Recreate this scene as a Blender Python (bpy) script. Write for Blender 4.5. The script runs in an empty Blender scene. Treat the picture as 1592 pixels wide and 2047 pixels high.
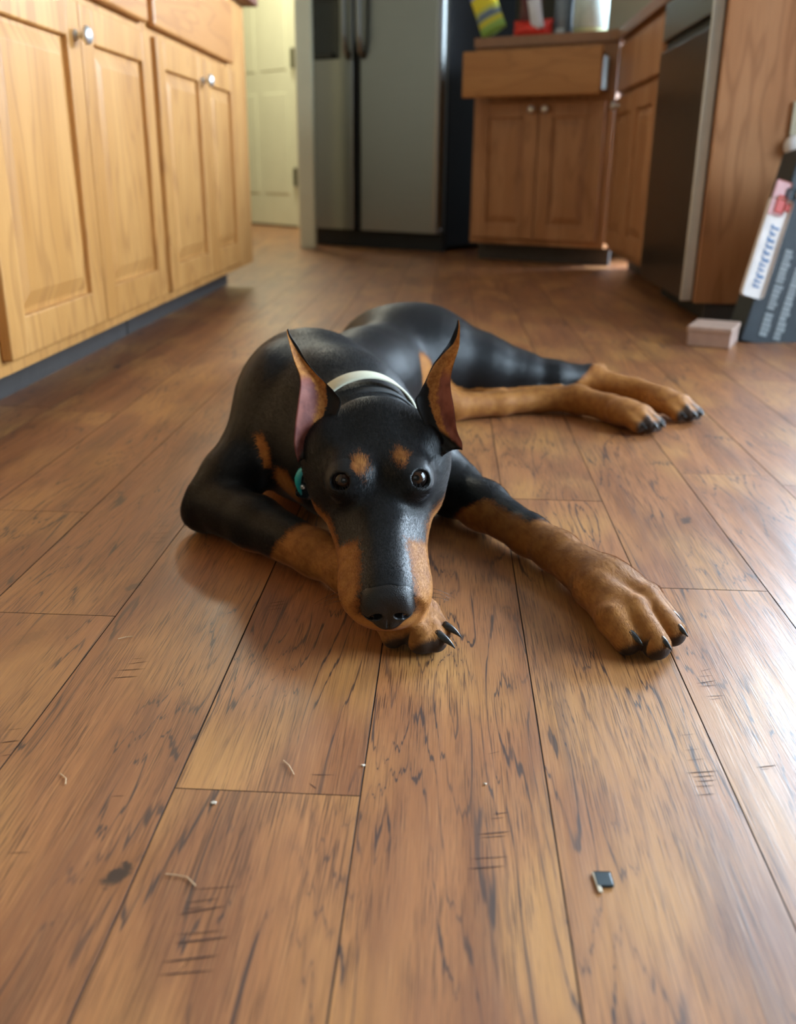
import bpy, bmesh, math, random
import numpy as np
from mathutils import Vector, Matrix

random.seed(7); np.random.seed(7)
scene = bpy.context.scene
COL = scene.collection

# ------------------------------------------------------------------ camera
CAM_H = 0.39; FPX = 1858.6; IW, IH = 1592, 2047
YAW, PITCH, ROLL = math.radians(2.907), math.radians(20.254), math.radians(0.626)
_f = np.array([-math.sin(YAW), math.cos(YAW), 0.0]); _r = np.array([math.cos(YAW), math.sin(YAW), 0.0]); _u = np.array([0, 0, 1.0])
FWD = _f*math.cos(PITCH) - _u*math.sin(PITCH)
_U = _f*math.sin(PITCH) + _u*math.cos(PITCH)
RIGHT = _r*math.cos(ROLL) + _U*math.sin(ROLL)
UPV = -_r*math.sin(ROLL) + _U*math.cos(ROLL)
cam_d = bpy.data.cameras.new('camera'); cam = bpy.data.objects.new('camera', cam_d); COL.objects.link(cam)
cam.matrix_world = Matrix(((RIGHT[0], UPV[0], -FWD[0], 0), (RIGHT[1], UPV[1], -FWD[1], 0), (RIGHT[2], UPV[2], -FWD[2], CAM_H), (0, 0, 0, 1)))
cam_d.sensor_fit = 'HORIZONTAL'; cam_d.sensor_width = 36.0; cam_d.lens = FPX/IW*36.0
cam_d.clip_start = 0.02; cam_d.clip_end = 60
cam_d.dof.use_dof = True; cam_d.dof.focus_distance = 0.79; cam_d.dof.aperture_fstop = 7.2
scene.camera = cam

# ------------------------------------------------------------------ world, lights, exposure
w = bpy.data.worlds.new('world'); scene.world = w; w.use_nodes = True
bg = w.node_tree.nodes['Background']; bg.inputs[0].default_value = (0.62, 0.80, 1.0, 1); bg.inputs[1].default_value = 0.25

def area(name, loc, target, sx, sy, power, col, spread=180):
    d = bpy.data.lights.new(name, 'AREA'); d.shape = 'RECTANGLE'; d.size = sx; d.size_y = sy; d.energy = power; d.color = col
    d.spread = math.radians(spread)
    o = bpy.data.objects.new(name, d); COL.objects.link(o); o.location = loc
    o.rotation_euler = (Vector(target) - Vector(loc)).to_track_quat('-Z', 'Y').to_euler()
    return o
# daylight through the wide dining window beyond the counter, the glass door on the right and the window behind the photographer
area('daylight_dining_window', (2.82, 4.20, 1.40), (-0.2, 1.8, 0.0), 2.30, 1.45, 350, (0.67, 0.835, 1.0), 130)
area('daylight_glass_door', (2.82, 0.95, 1.10), (-5, 0.95, -1.6), 1.75, 1.95, 70, (0.66, 0.84, 1.0), 105)
area('daylight_rear_window', (-0.2, -2.40, 1.45), (-0.2, 3, 0.6), 1.7, 1.2, 3.5, (1.0, 0.93, 0.82))
# warm ceiling lamps of the kitchen and of the hall
area('kitchen_ceiling_lamp', (-0.1, 0.9, 2.36), (-0.1, 0.9, 0), 0.6, 0.6, 0.6, (1.0, 0.84, 0.62))
area('hall_ceiling_lamp', (-1.15, 5.9, 2.36), (-1.15, 5.9, 0), 0.4, 0.4, 36, (1.0, 0.96, 0.76))

scene.view_settings.view_transform = 'Standard'; scene.view_settings.look = 'None'
scene.view_settings.exposure = 0.34; scene.view_settings.gamma = 1.0; scene.view_settings.use_curve_mapping = False
try:
    scene.cycles.use_denoising = True
    scene.cycles.use_adaptive_sampling = True; scene.cycles.adaptive_threshold = 0.08
    scene.cycles.max_bounces = 5; scene.cycles.diffuse_bounces = 2; scene.cycles.glossy_bounces = 2; scene.cycles.transmission_bounces = 4
    scene.cycles.sample_clamp_indirect = 6.0
except Exception: pass

# ------------------------------------------------------------------ helpers
def ray(x, y): return FWD + RIGHT*(x - IW/2)/FPX - UPV*(y - IH/2)/FPX
CPOS = np.array([0, 0, CAM_H])
def atY(x, y, Y):
    d = ray(x, y); return CPOS + d*(Y/d[1])
def atZ(x, y, z=0.0):
    d = ray(x, y); return CPOS + d*((z - CAM_H)/d[2])

def tag(o, label=None, cat=None, group=None, kind=None):
    if label: o['label'] = label
    if cat: o['category'] = cat
    if group: o['group'] = group
    if kind: o['kind'] = kind
    return o
def empty(name, loc=(0, 0, 0), rz=0.0):
    o = bpy.data.objects.new(name, None); COL.objects.link(o); o.location = loc; o.rotation_euler = (0, 0, rz); o.empty_display_size = 0.05
    return o
def link(name, me, mat=None, parent=None, smooth=False):
    o = bpy.data.objects.new(name, me); COL.objects.link(o)
    if mat is not None: me.materials.append(mat)
    if smooth:
        me.polygons.foreach_set('use_smooth', np.ones(len(me.polygons), bool))
    if parent is not None: o.parent = parent
    return o
class MB:
    """collects shapes in one bmesh"""
    def __init__(s): s.bm = bmesh.new()
    def box(s, x0, x1, y0, y1, z0, z1, bev=0.0, seg=2):
        m = Matrix.Translation(((x0+x1)/2, (y0+y1)/2, (z0+z1)/2)) @ Matrix.Diagonal((x1-x0, y1-y0, z1-z0, 1))
        r = bmesh.ops.create_cube(s.bm, size=1.0, matrix=m)
        if bev > 0:
            es = list({e for v in r['verts'] for e in v.link_edges})
            bmesh.ops.bevel(s.bm, geom=es, offset=bev, segments=seg, profile=0.5, affect='EDGES')
        return s
    def lathe(s, prof, M=Matrix.Identity(4), n=20):
        rings = []
        for r, z in prof:
            if r < 1e-6: rings.append([s.bm.verts.new(M @ Vector((0, 0, z)))])
            else: rings.append([s.bm.verts.new(M @ Vector((r*math.cos(2*math.pi*k/n), r*math.sin(2*math.pi*k/n), z))) for k in range(n)])
        for a, b in zip(rings, rings[1:]):
            for k in range(n):
                q = [a[k % len(a)], a[(k+1) % len(a)], b[(k+1) % len(b)], b[k % len(b)]]
                u = []
                for v in q:
                    if v not in u: u.append(v)
                if len(u) >= 3:
                    try: s.bm.faces.new(u)
                    except ValueError: pass
        return s
    def tube(s, pts, rad, n=8):
        pts = [Vector(p) for p in pts]; rings = []
        up = Vector((0.13, 0.2, 0.97))
        for i, p in enumerate(pts):
            t = (pts[min(i+1, len(pts)-1)] - pts[max(i-1, 0)]).normalized()
            a = t.cross(up)
            if a.length < 1e-4: a = t.cross(Vector((1, 0, 0)))
            a.normalize(); b = t.cross(a)
            r = rad[i] if hasattr(rad, '__len__') else rad
            rings.append([s.bm.verts.new(p + (a*math.cos(2*math.pi*k/n) + b*math.sin(2*math.pi*k/n))*r) for k in range(n)])
        for A, B in zip(rings, rings[1:]):
            for k in range(n): s.bm.faces.new((A[k], A[(k+1) % n], B[(k+1) % n], B[k]))
        s.bm.faces.new(rings[0]); s.bm.faces.new(rings[-1])
        return s
    def build(s, name, mat=None, parent=None, smooth=False):
        bmesh.ops.recalc_face_normals(s.bm, faces=s.bm.faces)
        me = bpy.data.meshes.new(name); s.bm.to_mesh(me); s.bm.free()
        return link(name, me, mat, parent, smooth)

# ------------------------------------------------------------------ node helpers
def srgb(r, g, b):
    f = lambda c: (c/255/12.92) if c/255 <= 0.04045 else ((c/255+0.055)/1.055)**2.4
    return (f(r), f(g), f(b), 1)
class NT:
    def __init__(s, name):
        s.m = bpy.data.materials.new(name); s.m.use_nodes = True; s.t = s.m.node_tree; s.n = s.t.nodes
        s.b = s.n['Principled BSDF']
    def new(s, typ, **kw):
        x = s.n.new(typ)
        for k, v in kw.items(): setattr(x, k, v)
        return x
    def put(s, sock, v):
        if isinstance(v, (int, float, tuple, list)): sock.default_value = v
        else: s.t.links.new(v, sock)
    def math(s, op, a, b=0.0, c=0.0, clamp=False):
        x = s.new('ShaderNodeMath', operation=op, use_clamp=clamp); s.put(x.inputs[0], a); s.put(x.inputs[1], b); s.put(x.inputs[2], c); return x.outputs[0]
    def vmath(s, op, a, b=(0, 0, 0)):
        x = s.new('ShaderNodeVectorMath', operation=op); s.put(x.inputs[0], a); s.put(x.inputs[1], b)
        return x.outputs['Value'] if op in ('LENGTH', 'DISTANCE', 'DOT_PRODUCT') else x.outputs[0]
    def comb(s, x, y, z):
        c = s.new('ShaderNodeCombineXYZ'); s.put(c.inputs[0], x); s.put(c.inputs[1], y); s.put(c.inputs[2], z); return c.outputs[0]
    def sep(s, v):
        c = s.new('ShaderNodeSeparateXYZ'); s.put(c.inputs[0], v); return c.outputs
    def noise(s, vec, scale=1.0, detail=2.0, rough=0.5, dist=0.0):
        x = s.new('ShaderNodeTexNoise'); s.put(x.inputs['Vector'], vec); s.put(x.inputs['Scale'], scale); s.put(x.inputs['Detail'], detail)
        s.put(x.inputs['Roughness'], rough); s.put(x.inputs['Distortion'], dist); return x.outputs[0]
    def ramp(s, v, lo, hi, a=0.0, b=1.0, smooth=True):
        x = s.new('ShaderNodeMapRange', interpolation_type='SMOOTHSTEP' if smooth else 'LINEAR'); s.put(x.inputs[0], v)
        for i, q in enumerate((lo, hi, a, b)): s.put(x.inputs[1+i], q)
        return x.outputs[0]
    def mix(s, f, a, b, mode='MIX'):
        x = s.new('ShaderNodeMix', data_type='RGBA', blend_type=mode); s.put(x.inputs[0], f); s.put(x.inputs[6], a); s.put(x.inputs[7], b); return x.outputs[2]
    def attr(s, name):
        x = s.new('ShaderNodeAttribute', attribute_name=name); return x
    def obj(s): return s.new('ShaderNodeTexCoord').outputs['Object']
    def rnd(s): return s.new('ShaderNodeObjectInfo').outputs['Random']
    def set(s, **kw):
        names = dict(col='Base Color', rough='Roughness', metal='Metallic', spec='Specular IOR Level', coat='Coat Weight', coatr='Coat Roughness', sheen='Sheen Weight',
                     sheenr='Sheen Roughness', sheent='Sheen Tint', sss='Subsurface Weight', trans='Transmission Weight', ior='IOR', alpha='Alpha', aniso='Anisotropic')
        for k, v in kw.items(): s.put(s.b.inputs[names[k]], v)
        return s
    def bump(s, h, strength=0.3, dist=0.001, normal=None):
        x = s.new('ShaderNodeBump'); s.put(x.inputs['Strength'], strength); s.put(x.inputs['Distance'], dist); s.put(x.inputs['Height'], h)
        if normal is not None: s.put(x.inputs['Normal'], normal)
        s.t.links.new(x.outputs[0], s.b.inputs['Normal']); return x.outputs[0]
def plain(name, col, rough=0.5, metal=0.0, var=0.06, scale=30.0, spec=0.5):
    t = NT(name); n = t.noise(t.obj(), scale, 3.0)
    c = t.mix(t.ramp(n, 0.3, 0.7), tuple(x*(1-var) for x in col[:3])+(1,), tuple(min(1, x*(1+var)) for x in col[:3])+(1,))
    t.set(col=c, rough=rough, metal=metal, spec=spec); return t.m

def make_plank_material():
    t = NT('hickory_plank'); rnd = t.rnd(); o = t.obj(); X, Y, Z = t.sep(o)
    seed = t.math('MULTIPLY', rnd, 37.0)
    # fibres: very long along the board
    fib = t.noise(t.comb(t.math('MULTIPLY', X, 1300), t.math('MULTIPLY', Y, 24), seed), 1.0, 2.0, 0.6)
    fib2 = t.noise(t.comb(t.math('MULTIPLY', X, 240), t.math('MULTIPLY', Y, 5), seed), 1.0, 2.0, 0.6)
    broad = t.noise(t.comb(t.math('MULTIPLY', X, 24), t.math('MULTIPLY', Y, 2.4), seed), 1.0, 2.0, 0.6)
    tone = t.noise(t.comb(t.math('MULTIPLY', X, 10), t.math('MULTIPLY', Y, 5.0), t.math('ADD', seed, 5.0)), 1.0, 1.0, 0.5)
    # jagged cathedral grain: arches whose flanks follow the fibres
    yj = t.math('ADD', Y, t.math('MULTIPLY', t.math('SUBTRACT', fib2, 0.5), 0.085))
    warp = t.noise(t.comb(t.math('MULTIPLY', X, 19), t.math('MULTIPLY', yj, 3.0), t.math('ADD', seed, 11.0)), 1.0, 1.0, 0.4)
    field = t.math('ADD', t.math('MULTIPLY', warp, 12.5), t.math('MULTIPLY', X, 10.0))
    tri = t.math('PINGPONG', field, 0.5)                      # 0..0.5
    wid = t.ramp(t.noise(t.comb(t.math('MULTIPLY', X, 60), t.math('MULTIPLY', yj, 16), seed), 1.0, 1.0), 0.35, 0.75, 0.035, 0.13); line = t.ramp(tri, t.math('MULTIPLY', wid, 0.3), wid, 1.0, 0.0)
    halo = t.ramp(tri, 0.0, 0.34, 1.0, 0.0)
    gate = t.ramp(t.noise(t.comb(t.math('MULTIPLY', X, 16), t.math('MULTIPLY', yj, 5), t.math('ADD', seed, 23.0)), 1.0, 1.0), 0.38, 0.56)
    pores = t.math('MULTIPLY', t.ramp(fib, 0.51, 0.62), t.ramp(t.noise(t.comb(t.math('MULTIPLY', X, 45), t.math('MULTIPLY', Y, 6), t.math('ADD', seed, 31.0)), 1.0, 1.0), 0.32, 0.62, 0.25, 1.0))
    smear = t.math('MULTIPLY', t.ramp(broad, 0.50, 0.72), t.ramp(fib2, 0.40, 0.62))
    line = t.math('MULTIPLY', t.math('MULTIPLY', line, gate), t.ramp(fib2, 0.30, 0.50, 0.2, 1.0))
    # colours
    base = t.mix(t.ramp(broad, 0.28, 0.68), srgb(178, 117, 69), srgb(142, 88, 52))
    base = t.mix(t.math('MULTIPLY', t.ramp(tone, 0.42, 0.70), 0.75), base, srgb(198, 143, 80))
    base = t.mix(t.ramp(rnd, 0.0, 1.0, 0.0, 0.45, False), base, srgb(144, 90, 58))
    base = t.mix(t.math('MULTIPLY', halo, 0.25), base, srgb(136, 84, 54))
    base = t.mix(t.math('MULTIPLY', smear, 0.50), base, srgb(104, 70, 50))
    base = t.mix(t.math('MULTIPLY', pores, 0.85), base, srgb(88, 54, 34))
    base = t.mix(t.math('MULTIPLY', t.ramp(fib, 0.28, 0.44, 1.0, 0.0), 0.25), base, srgb(214, 158, 100))
    base = t.mix(t.math('MULTIPLY', line, 0.90), base, srgb(62, 46, 42))
    # knots that sit at fixed places in the boards
    wp = t.new('ShaderNodeNewGeometry').outputs['Position']; wx, wy, wz = t.sep(wp)
    wob = t.math('MULTIPLY', t.math('SUBTRACT', t.noise(wp, 190.0, 2.0), 0.5), 1.3)
    for kx, ky, ax, ay, core in KNOTS:
        dx = t.math('MULTIPLY', t.math('SUBTRACT', wx, kx), 1.0/ax); dy = t.math('MULTIPLY', t.math('SUBTRACT', wy, ky), 1.0/ay)
        dx = t.math('ADD', dx, t.math('MULTIPLY', dy, -0.6))
        dd = t.math('ADD', t.math('SQRT', t.math('ADD', t.math('MULTIPLY', dx, dx), t.math('MULTIPLY', dy, dy))), wob)
        base = t.mix(t.math('MULTIPLY', t.ramp(dd, 1.0, 3.4, 1.0, 0.0), 0.5), base, srgb(140, 86, 46))
        base = t.mix(t.math('MULTIPLY', t.ramp(dd, 0.45, 1.1, 1.0, 0.0), core), base, srgb(44, 30, 24))
    t.set(col=base, rough=t.math('ADD', 0.38, t.math('MULTIPLY', fib2, 0.18)), spec=0.5, coat=0.5, coatr=0.30)
    scr = broad
    h = t.math('ADD', scr, t.math('MULTIPLY', fib, 0.10))
    t.t.links.new(t.bump(h, 0.5, 0.0022), t.b.inputs['Coat Normal'])
    return t.m

def make_oak(name, c0, c1, c2, axis=2, rough=0.42):
    """honey oak, grain along the given local axis"""
    t = NT(name); P = t.sep(t.obj()); rnd = t.math('MULTIPLY', t.rnd(), 29.0)
    a, b = [P[i] for i in range(3) if i != axis]; L = P[axis]
    cross = t.math('ADD', a, b)
    fib = t.noise(t.comb(t.math('MULTIPLY', cross, 420), t.math('MULTIPLY', L, 9), rnd), 1.0, 3.0, 0.6)
    wv = t.noise(t.comb(t.math('MULTIPLY', cross, 10), t.math('MULTIPLY', L, 1.6), rnd), 1.0, 2.0)
    tri = t.math('PINGPONG', t.math('ADD', t.math('MULTIPLY', wv, 7.0), t.math('MULTIPLY', cross, 9.0)), 0.5)
    col = t.mix(t.ramp(wv, 0.3, 0.7), c0, c1)
    col = t.mix(t.math('MULTIPLY', t.ramp(tri, 0.0, 0.2, 1.0, 0.0), 0.45), col, c2)
    col = t.mix(t.math('MULTIPLY', t.ramp(fib, 0.5, 0.7), 0.35), col, c2)
    t.set(col=col, rough=rough, spec=0.45); t.bump(fib, 0.12, 0.0008); return t.m
# knots: x, y, half width, half length, darkness
KNOTS = [tuple(atZ(236, 1748)[:2]) + (0.008, 0.013, 0.95), tuple(atZ(1372, 1040)[:2]) + (0.008, 0.016, 0.8), tuple(atZ(268, 1172)[:2]) + (0.007, 0.013, 0.6), tuple(atZ(60, 1275)[:2]) + (0.012, 0.02, 0.25)]
M = {}
M['plank'] = make_plank_material()
M['joint'] = plain('floor_joint', srgb(60, 39, 26), 0.8)
M['mark'] = plain('saw_mark_dark', srgb(66, 40, 28), 0.7)
M['oak'] = make_oak('honey_oak_upright', srgb(200, 146, 84), srgb(186, 131, 70), srgb(150, 98, 50), 2)
M['oakh'] = make_oak('honey_oak_level', srgb(212, 158, 90), srgb(198, 142, 76), srgb(168, 112, 56), 1)
M['oakx'] = make_oak('honey_oak_level_x', srgb(190, 132, 74), srgb(176, 118, 62), srgb(150, 96, 48), 0)
M['oakp'] = make_oak('oak_end_panel', srgb(190, 138, 96), srgb(170, 116, 74), srgb(140, 90, 54), 2)
M['kick'] = plain('toe_kick_charcoal', srgb(74, 70, 68), 0.6)
M['brownedge'] = plain('brown_counter_edge', srgb(118, 76, 56), 0.45)
M['slide'] = plain('grey_slide', srgb(128, 126, 118), 0.7)
M['woodedge'] = plain('brown_wood_edge', srgb(150, 106, 76), 0.45)
M['nickel'] = plain('brushed_nickel', (0.78, 0.78, 0.76, 1), 0.38, 0.85, 0.03)
M['steel'] = None
t = NT('stainless_steel'); P = t.sep(t.obj())
n = t.noise(t.comb(t.math('MULTIPLY', P[0], 3), t.math('MULTIPLY', P[1], 3), t.math('MULTIPLY', P[2], 600)), 1.0, 2.0)
t.set(col=t.mix(n, (0.27, 0.28, 0.27, 1), (0.34, 0.35, 0.34, 1)), metal=1.0, rough=0.33); M['steel'] = t.m
M['darksteel'] = plain('dark_stainless', (0.10, 0.093, 0.088, 1), 0.28, 0.9, 0.05)
M['black'] = plain('black_enamel', (0.006, 0.008, 0.011, 1), 0.55, 0.0, 0.1)
M['blackgloss'] = plain('black_gloss_plastic', (0.012, 0.018, 0.024, 1), 0.25, 0.0, 0.1)
M['wall'] = plain('cream_wall_paint', srgb(160, 150, 126), 0.85, 0.0, 0.02, 8)
M['white'] = plain('ceiling_white', srgb(176, 172, 164), 0.9, 0.0, 0.02, 8)
M['door'] = plain('cream_door_paint', srgb(236, 236, 204), 0.6, 0.0, 0.02, 8)
M['trim'] = plain('cream_trim_paint', srgb(240, 236, 204), 0.55, 0.0, 0.02, 8)
M['bronze'] = plain('dull_bronze', srgb(96, 92, 66), 0.45, 0.7)
t = NT('window_glass'); t.set(col=(1, 1, 1, 1), rough=0.0, trans=1.0, ior=1.45); M['glass'] = t.m

# ------------------------------------------------------------------ floor of separate planks
floor = MB().box(-2.2, 3.2, -2.7, 8.0, -0.06, -0.0145).build('floor', M['joint']); tag(floor, kind='structure')
PW = 0.1249; X0 = -0.1738; GAP = 0.0006
known = {-3: [1.024, 2.05], -2: [-0.25, 0.757, 1.92], -1: [-0.31, 1.46], 0: [0.511, 1.33], 1: [0.10, 1.62], 2: [-0.12, 1.116, 2.21], 3: [0.859, 1.74]}
plank_of = {}
for row in range(-12, 25):
    xa = X0 + row*PW
    js = known.get(row)
    rr = random.Random(row*13+5)
    if js is None: js = [rr.uniform(0.2, 1.3)]; js.append(js[0] + rr.uniform(0.7, 1.2))
    js = list(js)
    if row < -6: js = [3.9 + rr.uniform(0, .5)]
    while js[0] > (-0.4 if row >= -6 else 3.6): js.insert(0, js[0] - rr.uniform(0.75, 1.25))
    while js[-1] < ((5.3 if row < 8 else (3.2 if row < 12 else 5.4)) if row > -5 else 7.2): js.append(js[-1] + rr.uniform(0.75, 1.3))
    for ya, yb in zip(js, js[1:]):
        L = yb - ya; W_ = PW
        dz = rr.uniform(-0.0003, 0.0)
        g, b, d = GAP/2, 0.0003, 0.0003
        vs = [(g, g, -0.014), (W_-g, g, -0.014), (W_-g, L-g, -0.014), (g, L-g, -0.014),
              (g, g, -d), (W_-g, g, -d), (W_-g, L-g, -d), (g, L-g, -d),
              (g+b, g+b, 0), (W_-g-b, g+b, 0), (W_-g-b, L-g-b, 0), (g+b, L-g-b, 0)]
        fs = [(0, 1, 5, 4), (1, 2, 6, 5), (2, 3, 7, 6), (3, 0, 4, 7), (4, 5, 9, 8), (5, 6, 10, 9), (6, 7, 11, 10), (7, 4, 8, 11), (8, 9, 10, 11)]
        me = bpy.data.meshes.new('plank'); me.from_pydata(vs, [], fs)
        o = link('plank', me, M['plank'], floor); me.materials.append(M['joint']); me.polygons.foreach_set('material_index', [1]*8+[0]); o.location = (xa, ya, dz)
        plank_of[(row, round(ya, 3))] = (o, xa, ya, yb)
def plank_at(x, y):
    for (o, xa, ya, yb) in plank_of.values():
        if xa <= x < xa+PW and ya <= y < yb: return o
# groups of scraped saw marks: short dark scores across the boards
def saw_marks(strokes):
    c = np.mean([[*atZ(*s[0]), *atZ(*s[1])] for s in strokes], 0); o = plank_at((c[0]+c[3])/2, (c[1]+c[4])/2)
    if o is None: return
    vs, fs = [], []
    for (p, q, wd) in strokes:
        a = np.array(atZ(*p)); b_ = np.array(atZ(*q)); d = b_-a; n = np.array([-d[1], d[0], 0]); n /= np.linalg.norm(n)
        k = len(vs); off = np.array(o.location); off[2] = 0
        for tt, ww in ((0, 0.15), (0.3, 1), (0.75, 0.9), (1, 0.1)):
            m_ = a + d*tt
            for sg in (-1, 1): v = m_ + n*wd*ww*sg/2 - off; vs.append((v[0], v[1], 0.00025))
        for j in range(3): fs.append((k+2*j, k+2*j+1, k+2*j+3, k+2*j+2))
    me = bpy.data.meshes.new('saw_marks'); me.from_pydata(vs, [], fs); link('saw_marks', me, M['mark'], o)
saw_marks([((356, 1829), (452, 1811), .0011), ((373, 1805), (440, 1796), .0006), ((350, 1886), (460, 1873), .0012), ((352, 1869), (450, 1860), .0006),
           ((325, 1924), (438, 1910), .0012), ((315, 1950), (430, 1940), .0009), ((380, 1779), (478, 1772), .0005), ((372, 1818), (410, 1814), .0007), ((350, 1950), (380, 1920), .0004)])
saw_marks([((955, 1668), (1021, 1662), .0009), ((960, 1674), (1015, 1671), .0006), ((940, 1717), (1018, 1712), .0006), ((935, 1737), (1012, 1731), .0009), ((985, 1628), (1018, 1624), .0007), ((980, 1637), (1010, 1634), .0005), ((975, 1508), (1000, 1502), .0004)])
saw_marks([((1372, 1545), (1438, 1541), .0009), ((1385, 1553), (1430, 1550), .0007), ((1390, 1562), (1434, 1559), .0007), ((1388, 1572), (1430, 1570), .0006), ((1392, 1590), (1432, 1586), .0006), ((1368, 1500), (1400, 1497), .0004), ((1372, 1520), (1412, 1516), .0004), ((1360, 1470), (1390, 1467), .0004)])
saw_marks([((1393, 1366), (1433, 1360), .0008), ((1398, 1372), (1436, 1369), .0006), ((1412, 1392), (1450, 1390), .0007), ((1418, 1398), (1446, 1395), .0005), ((1400, 1342), (1424, 1336), .0005), ((1396, 1352), (1426, 1350), .0005)])
saw_marks([((230, 1341), (292, 1337), .0007), ((222, 1356), (276, 1352), .0008), ((252, 1328), (300, 1322), .0005), ((262, 1318), (288, 1316), .0004)])
saw_marks([((538, 1206), (572, 1201), .0007), ((536, 1213), (576, 1206), .0006), ((534, 1220), (566, 1215), .0005)])
saw_marks([((0, 1485), (40, 1480), .0009), ((0, 1512), (24, 1508), .0006), ((14, 1460), (46, 1456), .0004)])
saw_marks([((300, 1068), (345, 1064), .0006), ((296, 1076), (342, 1075), .0005), ((302, 1054), (340, 1050), .0005), ((292, 1084), (334, 1083), .0005)])
saw_marks([((1512, 1534), (1556, 1529), .0008), ((1520, 1538), (1540, 1536), .0004)])
saw_marks([((15, 1706), (62, 1704), .0005), ((222, 1592), (252, 1591), .0004)])
saw_marks([((620, 1548), (670, 1549), .0006), ((618, 1565), (634, 1577), .0006)])

# ------------------------------------------------------------------ room shell
def struct(name, mb, mat): return tag(mb.build(name, mat), kind='structure')
def cut_wall(name, axis, pos, th, a0, a1, holes, mat, zt=2.44):
    mb = MB(); cur = a0
    def bx(p, q, z0, z1):
        if axis == 'x': mb.box(pos, pos+th, p, q, z0, z1)
        else: mb.box(p, q, pos, pos+th, z0, z1)
    for (h0, h1, z0, z1) in holes:
        bx(cur, h0, 0, zt)
        if z0 > 0: bx(h0, h1, 0, z0)
        bx(h0, h1, z1, zt); cur = h1
    bx(cur, a1, 0, zt)
    return struct(name, mb, mat)
cut_wall('wall_left', 'x', -1.42, 0.1, -2.5, 3.40, [], M['wall'])
cut_wall('wall_hall_left', 'x', -1.95, 0.1, 3.40, 8.0, [], M['wall'])
struct('wall_hall_front', MB().box(-1.95, -1.42, 3.30, 3.40, 0, 2.44), M['wall'])
cut_wall('wall_rear', 'y', -2.6, 0.1, -1.42, 3.0, [(-1.05, 0.65, 0.85, 2.05)], M['wall'])
cut_wall('wall_right', 'x', 2.9, 0.1, -2.5, 5.8, [(0.05, 1.85, 0.08, 2.1), (3.0, 5.4, 0.62, 2.15)], M['wall'])
struct('wall_dining_back', MB().box(1.25, 2.9, 5.7, 5.8, 0, 2.44), M['wall'])
struct('wall_dining_side', MB().box(1.25, 1.35, 4.62, 5.7, 0, 2.44), M['wall'])
struct('ceiling', MB().box(-2.2, 3.2, -2.7, 8.0, 2.44, 2.54), M['white'])
struct('wall_far', MB().box(-2.2, 1.4, 7.6, 7.7, 0, 2.44), M['wall'])
# wall behind the angled units
CA = math.radians(-26.8)
wb = MB().box(0.24, 1.02, 0.64, 0.74, 0, 2.44).build('wall_back', M['wall']); wb.location = (0.09, 4.45, 0); wb.rotation_euler = (0, 0, CA); tag(wb, kind='structure')
# windows and glass door: frame and pane
def window(name, axis, pos, a0, a1, z0, z1, mull=1):
    e = tag(empty(name), kind='structure'); mb = MB(); f = 0.05
    def bx(m_, p, q, zz0, zz1, th=0.05):
        if axis == 'x': m_.box(pos-th/2, pos+th/2, p, q, zz0, zz1)
        else: m_.box(p, q, pos-th/2, pos+th/2, zz0, zz1)
    bx(mb, a0, a1, z0, z0+f); bx(mb, a0, a1, z1-f, z1); bx(mb, a0, a0+f, z0+f, z1-f); bx(mb, a1-f, a1, z0+f, z1-f)
    for k in range(1, mull+1):
        c = a0 + (a1-a0)*k/(mull+1); bx(mb, c-f/2, c+f/2, z0+f, z1-f)
    mb.build('window_frame', M['white'], e)
    for k in range(mull+1):
        p0 = a0 + (a1-a0)*k/(mull+1) + f*0.6; p1 = a0 + (a1-a0)*(k+1)/(mull+1) - f*0.6
        g = MB(); bx(g, p0, p1, z0+f, z1-f, 0.004); g.build('pane', M['glass'], e)
window('window_1', 'x', 2.95, 0.05, 1.85, 0.08, 2.1); window('window_2', 'x', 2.95, 3.0, 5.4, 0.62, 2.15, 2); window('window_3', 'y', -2.55, -1.05, 0.65, 0.85, 2.05)

# end of the short wall beside the doorway, cream
struct('trim_1', MB().box(-0.772, -0.694, 4.94, 5.02, 0, 2.44, 0.004), M['trim'])
# hall door, closed in a wall that stands at an angle
hd = empty('door_1', (-1.045, 6.66, 0), math.atan2(6.66-6.99, -1.045+1.41)); tag(hd, kind='structure')
MB().box(-0.80, 0.0, 0.0, 0.04, 0.012, 2.03, 0.003).build('door_leaf', M['door'], hd)
mb = MB()
for z0, z1 in ((0.22, 0.86), (1.0, 1.86)):
    for x0 in (-0.70, -0.36): mb.box(x0, x0+0.27, -0.004, 0.002, z0, z1, 0.003)
mb.build('door_panel', M['door'], hd)
MB().box(0.004, 0.10, -0.012, 0.03, 0, 2.12, 0.004).build('door_casing', M['trim'], hd)
MB().box(-0.90, -0.804, -0.012, 0.03, 0, 2.12, 0.004).build('door_casing', M['trim'], hd)
for zc in (0.33, 1.06, 1.85):
    MB().box(-0.022, 0.014, -0.022, -0.004, zc-0.055, zc+0.055, 0.004).lathe([(0, -.06), (.011, -.06), (.011, .06), (0, .06)], Matrix.Translation((0.002, -0.02, zc)), 10).build('hinge', M['bronze'], hd)
hw = MB().box(-1.6, -0.905, 0.035, 0.09, 0, 2.44).box(0.105, 0.9, 0.035, 0.09, 0, 2.44).box(-0.905, 0.105, 0.035, 0.09, 2.12, 2.44).build('wall_hall_end', M['wall'])
hw.location = hd.location; hw.rotation_euler = hd.rotation_euler; tag(hw, kind='structure')
MB().box(-0.80, 0.0, 0.0, 0.05, 0.0, 0.011).build('door_sill', M['bronze'], hd)

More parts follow.
